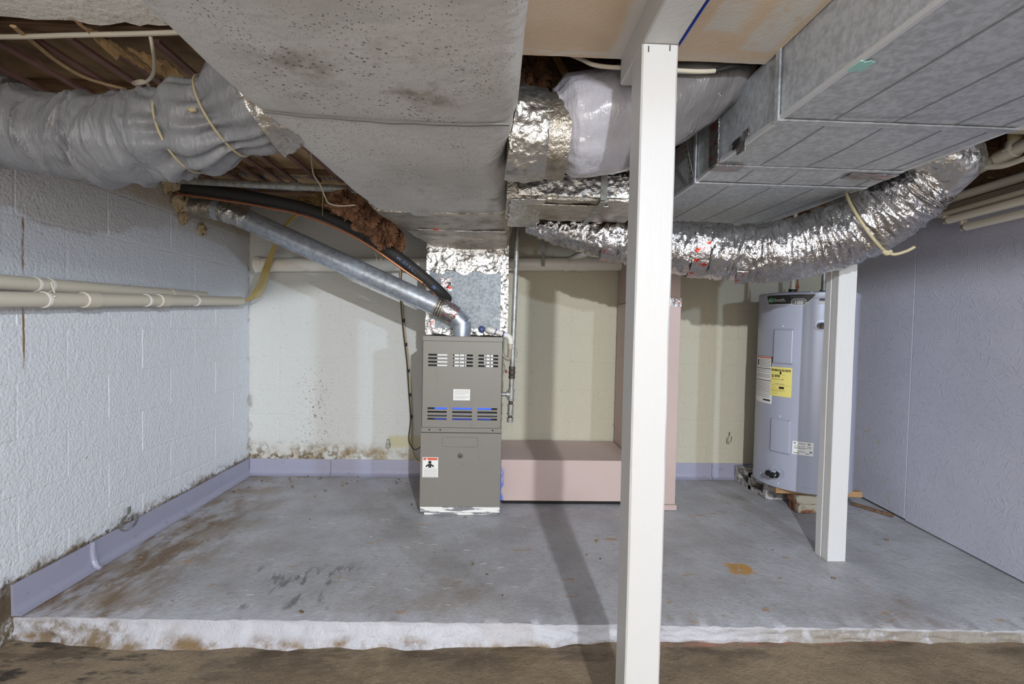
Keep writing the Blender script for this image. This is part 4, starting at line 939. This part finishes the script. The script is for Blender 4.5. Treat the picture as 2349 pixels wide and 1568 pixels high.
for (u0, u1, v0, v1) in ((.06, .17, .80, .92), (.72, .86, .78, .92), (.28, .62, .82, .88), (.10, .38, .64, .68), (.42, .60, .64, .68), (.72, .92, .62, .67), (.08, .9, .52, .56), (.08, .6, .44, .48), (.26, .62, .22, .27), (.08, .34, .08, .16), (.64, .8, .10, .17), (.82, .95, .18, .34)):
    patch('text_line', LABELGREY, a+W*u0, a+W*u1, lerp(z0, z1, v0), lerp(z0, z1, v1), .0034, L3, 3)
pxpatch('certification_sticker', LABELWHITE, 1878, 677, 1905, 698, .002); pxpatch('sticker_print', LABELPURPLE, 1880, 679, 1905, 690, .0028)
# drain valve, relief valve, screws, connections
th, z = hit(1783, 1083); n = Vector((math.cos(th), math.sin(th), 0)); p = ring_pt(th, z, -.002)
dv = obj('drain_valve', MB().lathe(p, n, [(0, .044), (.003, .044), (.0035, .015), (.03, .014), (.031, .019), (.05, .019), (.052, .012)], 24), HEATER, wh)
obj('valve_stem', MB().tube([p+n*.012, p+n*.05+Vector((0, 0, -.004)), p+n*.075+Vector((.006, 0, -.014))], [.013, .014, .013], 14, 8), BLACK, dv)
obj('valve_knob', MB().lathe(p+n*.05+Vector((-.018, 0, .004)), n+Vector((-.4, 0, .1)), [(0, .014), (.012, .017), (.02, .016), (.022, .006)], 14), BLACK, dv)
obj('valve_outlet', MB().lathe(p+n*.04+Vector((.016, -.004, 0)), n+Vector((.3, 0, -.3)), [(0, .017), (.022, .017), (.022, .010), (.012, .009)], 14), BLACK, dv)
th, z = hit(1884, 747); n = Vector((math.cos(th), math.sin(th), 0)); p = ring_pt(th, z, -.002)
rv = obj('relief_valve', MB().lathe(p, n, [(0, .034), (.003, .034), (.004, .018), (.02, .020), (.022, .013), (.05, .013), (.06, .008)], 22), HEATER, wh)
obj('valve_body', MB().lathe(p+n*.005, n, [(0, .016), (.04, .016), (.045, .010), (.07, .009)], 16), BRASS, rv)
for px, py in ((1762, 673), (1862, 669), (1965, 672), (1785, 1108), (1745, 1085)):
    th, z = hit(px, py); obj('screw', MB().lathe(ring_pt(th, z, .002), (math.cos(th), math.sin(th), 0), [(0, .0045), (.002, .004), (.003, .001)], 8), SILVER, wh)
for px, yy in ((1818, 2.86), (1889, 2.90)):
    p = at(px, 660, yy); zt = HZ0+1.16
    ip = obj('water_connection', MB().lathe((p.x, p.y, zt-.01), (0, 0, 1), [(0, .017), (.025, .017), (.026, .020), (.045, .020), (.046, .013), (.54, .013)], 16), PVCBEIGE if px < 1850 else STEEL, wh)
    obj('black_ring', MB().lathe((p.x, p.y, zt+.012), (0, 0, 1), [(0, .0215), (.015, .0215)], 16), BLACK, ip)
    obj('ball_valve', MB().lathe((p.x+.024, p.y-.01, zt+.01), (0, 0, 1), [(0, .005), (.02, .006), (.03, .010), (.045, .006), (.10, .003)], 10), COPPER, ip)
# ---- what it stands on
CB = [('x', 1.742, 1.950)]
def cinder(x0, y0, label):
    t = thing('cinder_block', label, 'block', (x0+.1, y0+.19, 0), 'cinder blocks under the water heater')
    mb = MB(); H_ = .108; x1, y1 = x0+.194, y0+.39
    for (ya, yb) in ((y0, y0+.032), (y0+.179, y0+.211), (y1-.032, y1)): obj('web', MB().box(x0, x1, ya, yb, .001, H_), CINDER, t, smooth=False)
    mb = MB(); mb.box(x0, x1, y0+.032, y1-.032, .001, .027); obj('bottom_shell', mb, CINDER, t, smooth=False)
    mb = MB(); mb.box(x0, x1, y0+.032, y1-.032, H_-.027, H_); obj('top_shell', mb, CINDER, t, smooth=False)
    return t
cinder(1.752, 2.965, 'painted cinder block with open cores under the left of the water heater')
cinder(2.03, 2.955, 'cinder block mostly hidden under the right of the water heater')
for zz, dx, lb in ((.0005, .012, 'lower of two worn bricks under the water heater'), (.0545, 0, 'upper of two worn bricks with white paint under the water heater')):
    br = obj('brick', MB().box(1.805+dx, 2.0+dx, 2.735, 2.83, zz, zz+.053), BRICK, smooth=False, bevel=.005, segs=2); tag(br, lb, 'brick', 'bricks under the water heater')
sl = obj('lumber_scrap', MB().hexa([Vector(p) for p in [(1.70, 2.77, .109), (2.175, 2.70, .109), (2.18, 2.74, .109), (1.705, 2.81, .109), (1.70, 2.77, .141), (2.175, 2.70, .141), (2.18, 2.74, .141), (1.705, 2.81, .141)]]), WOODPALE, smooth=False, bevel=.002); tag(sl, 'knotty pale wood scrap wedged under the front of the water heater', 'wood')
sl = obj('lumber_scrap', MB().hexa([Vector(p) for p in [(1.74, 3.00, .109), (2.24, 3.00, .109), (2.24, 3.06, .109), (1.74, 3.06, .109), (1.74, 3.00, .141), (2.24, 3.00, .141), (2.24, 3.06, .141), (1.74, 3.06, .141)]]), WOODPALE, smooth=False, bevel=.002); tag(sl, 'hidden wood scrap under the rear of the water heater', 'wood')
sl = obj('wood_splinter', MB().obox((2.30, 2.78, .012), (.05, -.10, 0), (.01, .006, 0), (0, 0, .007)), WOODDARK, smooth=False, bevel=.002); tag(sl, 'thin brown wood strip lying along the foot of the right wall', 'wood')
# ================================================================== PIPES AND CABLES
def Wl(px, py, off): return atX(px, py, LEFT+off)
pv = thing('plastic_pipe', 'lower beige plastic pipe with couplings along the left wall', 'pipe', (LEFT+.07, 2.4, 1.1))
A_, B_ = Wl(0, 686, .075), Wl(553, 690, .075); dd = (B_-A_)
obj('pipe', MB().tube([A_-dd*.6, A_, B_], .0262, 24), PVCBEIGE, pv)
def on(line, px): 
    a, b = line; t = 0; best = None
    for k in range(400):
        q = a.lerp(b, k/399); d = Rc.transposed() @ (q-O); x = CX+F*d.x/-d.z
        if best is None or abs(x-px) < best[0]: best = (abs(x-px), q)
    return best[1]
u_ = dd.normalized()
for px in (205, 372):
    c = on((A_, B_), px); obj('coupling', MB().tube([c-u_*.035, c-u_*.032, c+u_*.032, c+u_*.035], [.0285, .0315, .0315, .0285], 24), PVCBEIGE, pv)
for px in (100, 335, 448):
    c = on((A_, B_), px); obj('clamp_band', MB().tube([c-u_*.006, c+u_*.006], .029, 24), PVCWHITE, pv)
pv2 = thing('plastic_pipe', 'upper beige plastic pipe fixed closest to the left wall', 'pipe', (LEFT+.03, 2.2, 1.15))
A2, B2 = Wl(0, 646, .03), Wl(470, 679, .03); d2 = B2-A2; u2 = d2.normalized()
obj('pipe', MB().tube([A2-d2*.6, A2, B2], .0255, 24), PVCBEIGE, pv2)
for px in (80, 110):
    c = on((A2, B2), px); obj('clamp_band', MB().tube([c-u2*.005, c+u2*.005], .0275, 24), PVCWHITE, pv2)
c = on((A2, B2), 395); obj('coupling', MB().tube([c-u2*.02, c+u2*.02], .0275, 24), PVCBEIGE, pv2)
ct = obj('cable_tie', MB().tube([on((A2, B2), 98)+Vector((.03, 0, .01)), on((A2, B2), 103)+Vector((.05, -.01, -.05)), on((A_, B_), 106)+Vector((.03, 0, .012))], .003, 6, 12), CABLEWHITE); tag(ct, 'white plastic tie linking the two pipes on the left wall', 'cable tie')
# yellow wires
S = Wl(553, 690, .075)
for k in range(6):
    j = lambda s: Vector((random.uniform(-s, s), random.uniform(-s, s), random.uniform(-s, s)))
    pts = [S+Vector((0, -.03, 0))+j(.008), S+Vector((.01, .02, .0))+j(.008), at(588+k*2.6, 654+k*3.5, 3.22)+j(.004), at(610+k*2.2, 600+k*1.5, 3.24), at(632+k*1.2, 555, 3.22), at(655+k, 515, 3.16)+j(.006), at(690+k*2, 478, 3.12)+j(.01)]
    c = obj('electrical_cable', MB().tube(pts, .0042, 8, 40), YELLOWCABLE); tag(c, 'dull yellow cable in the bundle leaving the left wall pipe', 'cable', 'yellow cable bundle')
# back wall pipe
bp = thing('plastic_pipe', 'white plastic drain pipe running level along the back wall', 'pipe', (-.3, 3.33, 1.4))
bq = lambda px: at(px, lerp(607, 605, (px-620)/800), 3.325)
obj('pipe', MB().tube([bq(602), bq(1000), bq(1460)], .0465, 28, 12), PVCWHITE, bp)
obj('pipe', MB().tube([bq(1455), bq(1700)+Vector((0, 0, .015))], .0465, 28), PVCWHITE, bp)
for a, b in ((612, 620), (1292, 1306), (1320, 1350)): obj('coupling', MB().tube([bq(a), bq(b)], .0505, 28), PVCWHITE, bp)
obj('branch', MB().tube([bq(1305)+Vector((0, -.01, .02)), at(1330, 588, 3.31), at(1352, 572, 3.28), at(1370, 556, 3.24)], .028, 18, 12), PVCWHITE, bp)
obj('wall_flange', MB().tube([bq(588), bq(600), bq(604)], [.056, .053, .047], 28, 8, fn=lambda s, a, r: r*(1+.12*nz(s*30, a*2))), PVCWHITE, bp)
obj('strap', MB().obox((bq(1243)+at(1246, 560, 3.3))/2+Vector((0, -.047, 0)), Vector((.0, .01, .09)), Vector((.011, 0, 0)), Vector((0, .001, 0))), STEEL, bp, smooth=False)
# thermostat cables
K = lambda px, py, y=3.35: at(px, py, y)
tc = obj('thermostat_cable', MB().tube([K(916, 545, 3.0), K(918, 600, 3.27), K(922.5, 690), K(928.5, 760), K(937, 830), K(941.5, 900), K(944.5, 960), K(944, 1000), K(945, 1025, 3.34), K(952, 1050, 3.28), K(966, 1063, 3.2)], .0062, 8, 90), TAN); tag(tc, 'tan cable hanging down the back wall to the furnace side', 'cable')
for py_, px_ in ((735, 926.5), (790, 932), (850, 938), (905, 941.5), (955, 944)):
    c = K(px_, py_); obj('tape_band', MB().tube([c+Vector((0, -.001, .012)), c+Vector((0, -.001, -.012))], .0075, 10), BLACK, tc)
tc = obj('thermostat_cable', MB().tube([K(921, 545, 3.0), K(922, 600, 3.27), K(919.5, 690, 3.34), K(925.5, 760, 3.34), K(933.5, 830, 3.338), K(938, 900, 3.34), K(942, 960, 3.338), K(938, 1000, 3.335), K(941, 1018, 3.33), K(950, 1030, 3.3), K(960, 1028, 3.25), K(968, 1020, 3.2)], .0032, 8, 90), BLACK); tag(tc, 'thin black wire twisted down the back wall beside the tan cable', 'wire')
# upper left cables
Q = lambda px, py, z=1.825: atZ(px, py, z)
nc = obj('electrical_cable', MB().tube([Q(-60, 85), Q(60, 84), Q(150, 81), Q(250, 79), Q(330, 77), Q(420, 74)], .0065, 10, 40), CABLEWHITE); tag(nc, 'flat white cable stretched across the joists at top left', 'cable')
nc = obj('electrical_cable', MB().tube([Q(345, 80), Q(350, 110, 1.80), Q(354, 140, 1.80), Q(352, 168, 1.80), Q(338, 186, 1.80), Q(318, 192, 1.79), Q(306, 191, 1.81), Q(318, 186, 1.80), Q(334, 188, 1.80), Q(348, 208, 1.80), Q(357, 232, 1.79), Q(356, 240, 1.77)], .0048, 8, 60), CABLEWHITE); tag(nc, 'white cable looping down to the tie on the grey flexible duct', 'cable')
nc = obj('electrical_cable', MB().tube([Q(30, 60), Q(80, 100, 1.83), Q(130, 140, 1.83), Q(200, 180, 1.83), Q(290, 205, 1.83)], .008, 8, 40, flat=.5), KRAFT); tag(nc, 'pale bent strip hanging between the furring strips at top left', 'strip')
nc = obj('hanging_wire', MB().tube([Vector((at(712, 380, 2.2).x, 2.2, 1.855)), at(718, 395, 2.2), at(735, 425, 2.25), at(745, 450, 2.3), at(755, 466, 2.3), at(780, 472, 2.3), at(815, 470, 2.3)], .0032, 8, 40), CABLEWHITE); tag(nc, 'thin pale wire dangling beside the trunk duct near the kraft insulation', 'wire')
nc = obj('hanging_wire', MB().tube([at(741, 440, 2.4), at(740, 470, 2.5), at(740, 495, 2.6)], .002, 6, 10), TAN); tag(nc, 'short straight wire holding up the black foam tube', 'wire')
nc = obj('hanging_wire', MB().tube([at(861, 575, 2.68), at(865, 605, 2.68), at(868, 614, 2.68), at(872, 605, 2.68), at(876, 580, 2.68)], .0012, 6, 24), TAN); tag(nc, 'hair-thin wire loop hanging below the black foam tube', 'wire')
# top centre cables
nc = obj('electrical_cable', MB().tube([at(1290, 118, 1.47), at(1330, 134, 1.45), at(1360, 148, 1.43), at(1400, 154, 1.415), at(1455, 156, 1.405), at(1560, 162, 1.40), at(1610, 164, 1.40), at(1650, 162, 1.41)], .0062, 10, 60), CABLEWHITE); tag(nc, 'white cable passing behind the top of the tall post', 'cable')
nc = obj('electrical_cable', MB().tube([at(1640, 163, 1.408), at(1675, 154, 1.40), at(1700, 152, 1.41), at(1735, 148, 1.43)], .007, 10, 20), BLACK); tag(nc, 'black cable end taped on beside the galvanised duct top', 'cable')
br = obj('wood_brace', MB().obox((at(1268, 118, 1.72)+at(1303, 182, 1.72))/2, (at(1268, 118, 1.72)-at(1303, 182, 1.72))*.6, Vector((.010, 0, .006)), Vector((0, .004, 0))), WOODPALE, smooth=False); tag(br, 'slanted pale wood lath above the plastic-wrapped duct', 'lath')
# ================================================================== RIGHT: pipes above the wall, light fixture
rp = thing('plastic_pipe', 'long beige pipe running along the top of the right wall', 'pipe', (2.2, 1.8, 1.7))
obj('pipe', MB().tube([at(2140, 468, 2.40), at(2240, 438, 2.18), at(2349, 405, 1.99), at(2520, 352, 1.72), at(2520, 352, 1.72)+Vector((-.09, -1.4, .01))], .021, 18), PVCBEIGE, rp)
rp = thing('plastic_pipe', 'beige drain pipe with a tee fitting at the upper right', 'pipe', (2.05, 2.0, 1.72))
obj('pipe', MB().tube([at(2160, 427, 2.2), at(2310, 353, 1.93), at(2480, 268, 1.68), at(2480, 268, 1.68)+Vector((-.02, -1.4, .0))], .026, 20), PVCBEIGE, rp)
obj('tee_hub', MB().tube([at(2290, 364, 1.965), at(2330, 343, 1.90)], .032, 20), PVCBEIGE, rp)
obj('tee_riser', MB().tube([at(2318, 352, 1.91), at(2326, 338, 1.91), at(2329, 326, 1.91)], [.031, .031, .030], 20), PVCBEIGE, rp)
obj('riser_pipe', MB().tube([at(2329, 332, 1.91), at(2331, 305, 1.91), at(2332, 285, 1.91)], .025, 20), mat('pvc_cream_old', C(206, 194, 148), .5), rp)
rp = thing('plastic_pipe', 'thin bent beige pipe crossing over the drain pipe at upper right', 'pipe', (2.0, 2.0, 1.74))
obj('pipe', MB().tube([at(2178, 402, 2.1), at(2205, 390, 2.07), at(2250, 384, 2.0), at(2300, 380, 1.93), at(2349, 364, 1.86), at(2480, 318, 1.68), at(2480, 318, 1.68)+Vector((-.03, -1.4, .0))], .012, 14, 40), PVCBEIGE, rp)
oc = obj('orange_cable', MB().tube([at(2205, 452, 2.32), at(2255, 438, 2.25), at(2292, 412, 2.2), at(2320, 396, 2.15), at(2349, 380, 2.1), at(2480, 330, 1.8), at(2480, 330, 1.8)+Vector((-.05, -1.4, .02))], .007, 10, 40), ORANGE); tag(oc, 'orange cable tucked behind the pipes at the upper right', 'cable')
hk = obj('brass_hook', MB().tube([at(2262, 402, 2.18), at(2264, 406, 2.17), at(2272, 407, 2.16), at(2280, 408, 2.16)], .003, 8, 12), BRASS); tag(hk, 'small brass hook on the dark joist above the long beige pipe', 'hook')
fl = thing('fluorescent_fixture', 'twin tube fluorescent light fixture mounted on the right wall', 'light fixture', (2.2, 1.7, 1.56))
wd = Vector((-.0911, -1, 0)).normalized(); TA = at(2172, 506, 2.30); TB = at(2212, 521, 2.22); LEN = 1.2
obj('tube', MB().tube([TA, TA+wd*LEN], .0185, 20), TUBEWHITE, fl); obj('tube', MB().tube([TB, TB+wd*LEN], .0185, 20), TUBEWHITE, fl)
for T_ in (TA, TB):
    obj('lamp_holder', MB().obox(T_+wd*-.004+Vector((0, 0, .010)), wd*.006, Vector((.016, 0, 0)), Vector((0, 0, .026))), FIXTURE, fl, smooth=False, bevel=.003)
    obj('tube_cap', MB().tube([T_, T_+wd*.014], .0190, 20), STEEL, fl)
e0 = TA+wd*-.05; x_w = lambda p: xr(p.y)-.004
def sec(p): return [Vector((p.x-.045, p.y, TA.z+.024)), Vector((x_w(p), p.y, TA.z+.024)), Vector((x_w(p), p.y, TA.z+.085)), Vector((p.x+.03, p.y, TA.z+.085)), Vector((p.x-.045, p.y, TA.z+.034))]
obj('reflector_housing', MB().rings([sec(e0), sec(e0+wd*(LEN+.1))]), FIXTURE, fl, smooth=False)
# ================================================================== INSULATION
def batt(name, label, x0, x1, y0, y1, zf, m, amp, seed, group='kraft faced insulation batts'):
    def f(u, v):
        x, y = lerp(x0, x1, u), lerp(y0, y1, v)
        e = 1-abs(2*v-1)**4
        return (x, y+.01*nz(x*5, seed), zf-amp*e*(.6+nz(x*4, y*4, seed)+.5*nz(x*11, y*9, seed)))
    o = obj(name, MB().slab(70, 18, f, (0, 0, .11)), m, sharp=70)
    return tag(o, label, 'insulation', group)
batt('insulation_batt', 'brown kraft insulation sagging behind the white ceiling edge at top left', LEFT+.01, -.66, 1.408, 1.772, 1.900, KRAFTDARK, .022, 3)
batt('insulation_batt', 'kraft insulation batt over the grey flexible duct', LEFT+.01, -.66, 1.818, 2.181, 1.885, KRAFT, .014, 8)
b3 = batt('insulation_batt', 'kraft insulation batt printed with blue letters above the steel pipe', LEFT+.01, -.62, 2.227, 2.586, 1.872, KRAFT, .006, 12)
b4 = batt('insulation_batt', 'crumpled kraft insulation batt above the black foam tube', LEFT+.01, -.58, 2.632, 2.996, 1.88, KRAFT, .018, 19)
batt('insulation_batt', 'kraft insulation batt next to the back wall above the vent pipe', LEFT+.01, -.5, 3.042, 3.328, 1.89, KRAFTDARK, .012, 23)
tp = atZ(640, 404, 1.862)
prt(obj('printed_lettering', text_mb('antles apSt & pe un', .085, lambda x, y: Vector((tp.x-x*1.15, tp.y+y-.03, 1.8565))), BLUEINK, b3, smooth=False))
tp2 = atZ(625, 433, 1.862)
prt(obj('printed_lettering', text_mb('olive dl', .08, lambda x, y: Vector((tp2.x-x*1.15, tp2.y+y-.03, 1.8545))), BLUEINK, b3, smooth=False))
# torn paper flaps in the first bay
for (pts, sd, lb) in ((((330, 130), (420, 165)), 2, 'torn brown paper flap hanging beside the trunk duct at top left'), (((200, 60), (330, 140)), 5, 'folded brown paper strip dangling at top left')):
    (ax_, ay_), (bx_, by_) = pts
    p0, p1 = atZ(ax_, ay_, 1.84), atZ(bx_, by_, 1.83)
    o = obj('paper_flap', MB().slab(20, 8, lambda u, v: p0.lerp(p1, u)+Vector((.03*(v-.5), .09*(v-.5)+.01*nz(u*5, v*3, sd), -.03*v*(1+nz(u*4, sd))+.012*nz(u*9, v*6, sd))), (0, 0, .003)), KRAFT); tag(o, lb, 'paper')
def clump(px, py, y, s_, sd, m, label, stretch=(1, .6, .8)):
    c = at(px, py, y)
    mb = MB().grid(84, 48, lambda u, v: c+Vector((math.sin(PI*v)*math.cos(2*PI*u)*stretch[0], math.sin(PI*v)*math.sin(2*PI*u)*stretch[1], math.cos(PI*v)*stretch[2]))*s_*(1+.9*nz(math.cos(2*PI*u)*2.2, math.sin(2*PI*u)*2.2+v*3, sd)+.8*nz(math.cos(2*PI*u)*5, v*8+math.sin(2*PI*u)*5, sd)+.6*nz(math.cos(2*PI*u)*13, v*17+math.sin(2*PI*u)*13, sd)))
    o = obj('fiberglass_clump', mb, m, sharp=90); return tag(o, label, 'insulation', 'loose fiberglass')
clump(790, 468, 2.40, .055, 1, FIBER, 'rusty fiberglass clump highest up along the left edge of the trunk duct')
clump(838, 503, 2.50, .06, 2, FIBER, 'rusty fiberglass clump halfway along the left edge of the trunk duct')
clump(880, 528, 2.58, .06, 3, FIBER, 'rusty fiberglass tuft just above the black tube beside the trunk duct', (.8, .6, 1))
clump(915, 556, 2.66, .04, 4, FIBER, 'rusty fiberglass tuft lowest down near the thermostat cable', (.7, .5, 1.2))
clump(735, 470, 2.75, .06, 6, FIBERTAN, 'tan fiberglass clump between the black tube and the steel pipe', (1.6, .6, .6))
clump(1222, 150, 1.74, .075, 7, FIBER, 'pinkish fiberglass clump beside the trunk duct at top centre', (.8, .5, 1.3))
clump(470, 372, 2.2, .06, 9, FIBERTAN, 'tan fiberglass tuft below the grey flexible duct', (1.8, .6, .5))
# ================================================================== SMALL METAL STRAPS AND FLOOR BITS
def strap_loop(p, nrm, s_, label, ang=0):
    nrm = Vector(nrm).normalized(); up = Vector((0, 0, 1)); sd = nrm.cross(up)
    R = []
    for k in range(22):
        t = k/21
        if t < .25: a, q = 0, Vector((0, 0, 1-t*2))
        q = (up*(1.0-1.6*t)+nrm*.05) if t < .3 else (up*(.52-.55+.55*math.cos((t-.3)/.7*PI*1.7))-sd*0+nrm*(.1+.6*math.sin((t-.3)/.7*PI*1.7)*.6)+sd*.55*math.sin((t-.3)/.7*PI*1.7))
        R.append(Vector(p)+q*s_)
    w_ = (sd*.7+nrm*.7)*s_*.40
    o = obj('metal_strap', MB().slab(1, 21, lambda u, v: R[round(v*21)]+w_*(u-.5), nrm*.0012), STEEL, sharp=60)
    return tag(o, label, 'strap')
strap_loop(Wl(296, 1192, .045), (.75, -.66, 0), .062, 'bent metal pipe strap hanging over the cove base on the left wall')
strap_loop(at(1673, 1006, 3.36), (.15, -1, 0), .05, 'loose metal pipe strap on the cream part of the back wall')
o = obj('metal_clip', MB().box(-.735, -.715, 3.365, 3.385, .20, .262).box(-.739, -.711, 3.355, 3.385, .205, .232), STEEL, smooth=False, bevel=.002); tag(o, 'small grey metal clip on the back wall left of the furnace', 'clip')
mb = MB(); rnd = random.Random(3)
for k in range(70):
    if k < 30: x, y = rnd.uniform(-1.6, -.5), BACK-.04-abs(rnd.gauss(0, .12))
    elif k < 45: x, y = LEFT+.05+abs(rnd.gauss(0, .12)), rnd.uniform(1.9, 3.3)
    else: x, y = rnd.uniform(-1.2, 2.1), rnd.uniform(1.75, 3.2)
    if -.42 < x < 1.12 and y > 2.6: continue
    s_ = rnd.uniform(.003, .009); a = rnd.uniform(0, PI)
    mb.obox((x, y, .002+s_*.25), (s_*math.cos(a), s_*math.sin(a), s_*.1), (-s_*.5*math.sin(a), s_*.5*math.cos(a), 0), (0, 0, s_*.25))
o = obj('floor_crumbs', mb, LEAF, smooth=False); tag(o, 'scattered dry crumbs and flakes on the grey slab', 'debris', kind='stuff')
mb = MB()
for k in range(55):
    x, y = rnd.uniform(-1.2, .35), rnd.uniform(1.8, 2.9)
    if x > -.42 and y > 2.6: continue
    L_ = rnd.uniform(.005, .018)
    mb.obox((x, y, .0004), (L_, rnd.uniform(-.4, .4)*L_, 0), (0, .002, 0), (0, 0, .0014))
o = obj('paint_ridges', mb, SLAB, smooth=False); tag(o, 'small raised drips in the grey paint of the slab', 'paint drips', kind='stuff')
lf = obj('dry_leaf', MB().slab(8, 4, lambda u, v: at(1068, 1187, 2.65)*1.0+Vector((.02*(u-.5), .012*(v-.5)*math.sin(PI*u)-.005, .004*math.sin(PI*u)+.003)), (0, 0, .001)), LEAF); tag(lf, 'tiny curled dry leaf on the slab in front of the furnace', 'leaf')
lf = obj('dry_leaf', MB().slab(8, 4, lambda u, v: at(1156, 1042, 3.0)*1.0+Vector((.022*(u-.5), .012*(v-.5)*math.sin(PI*u)-.005, .004*math.sin(PI*u)+.004)), (0, 0, .001)), LEAF); tag(lf, 'small brown scrap lying on the pink return duct', 'scrap')
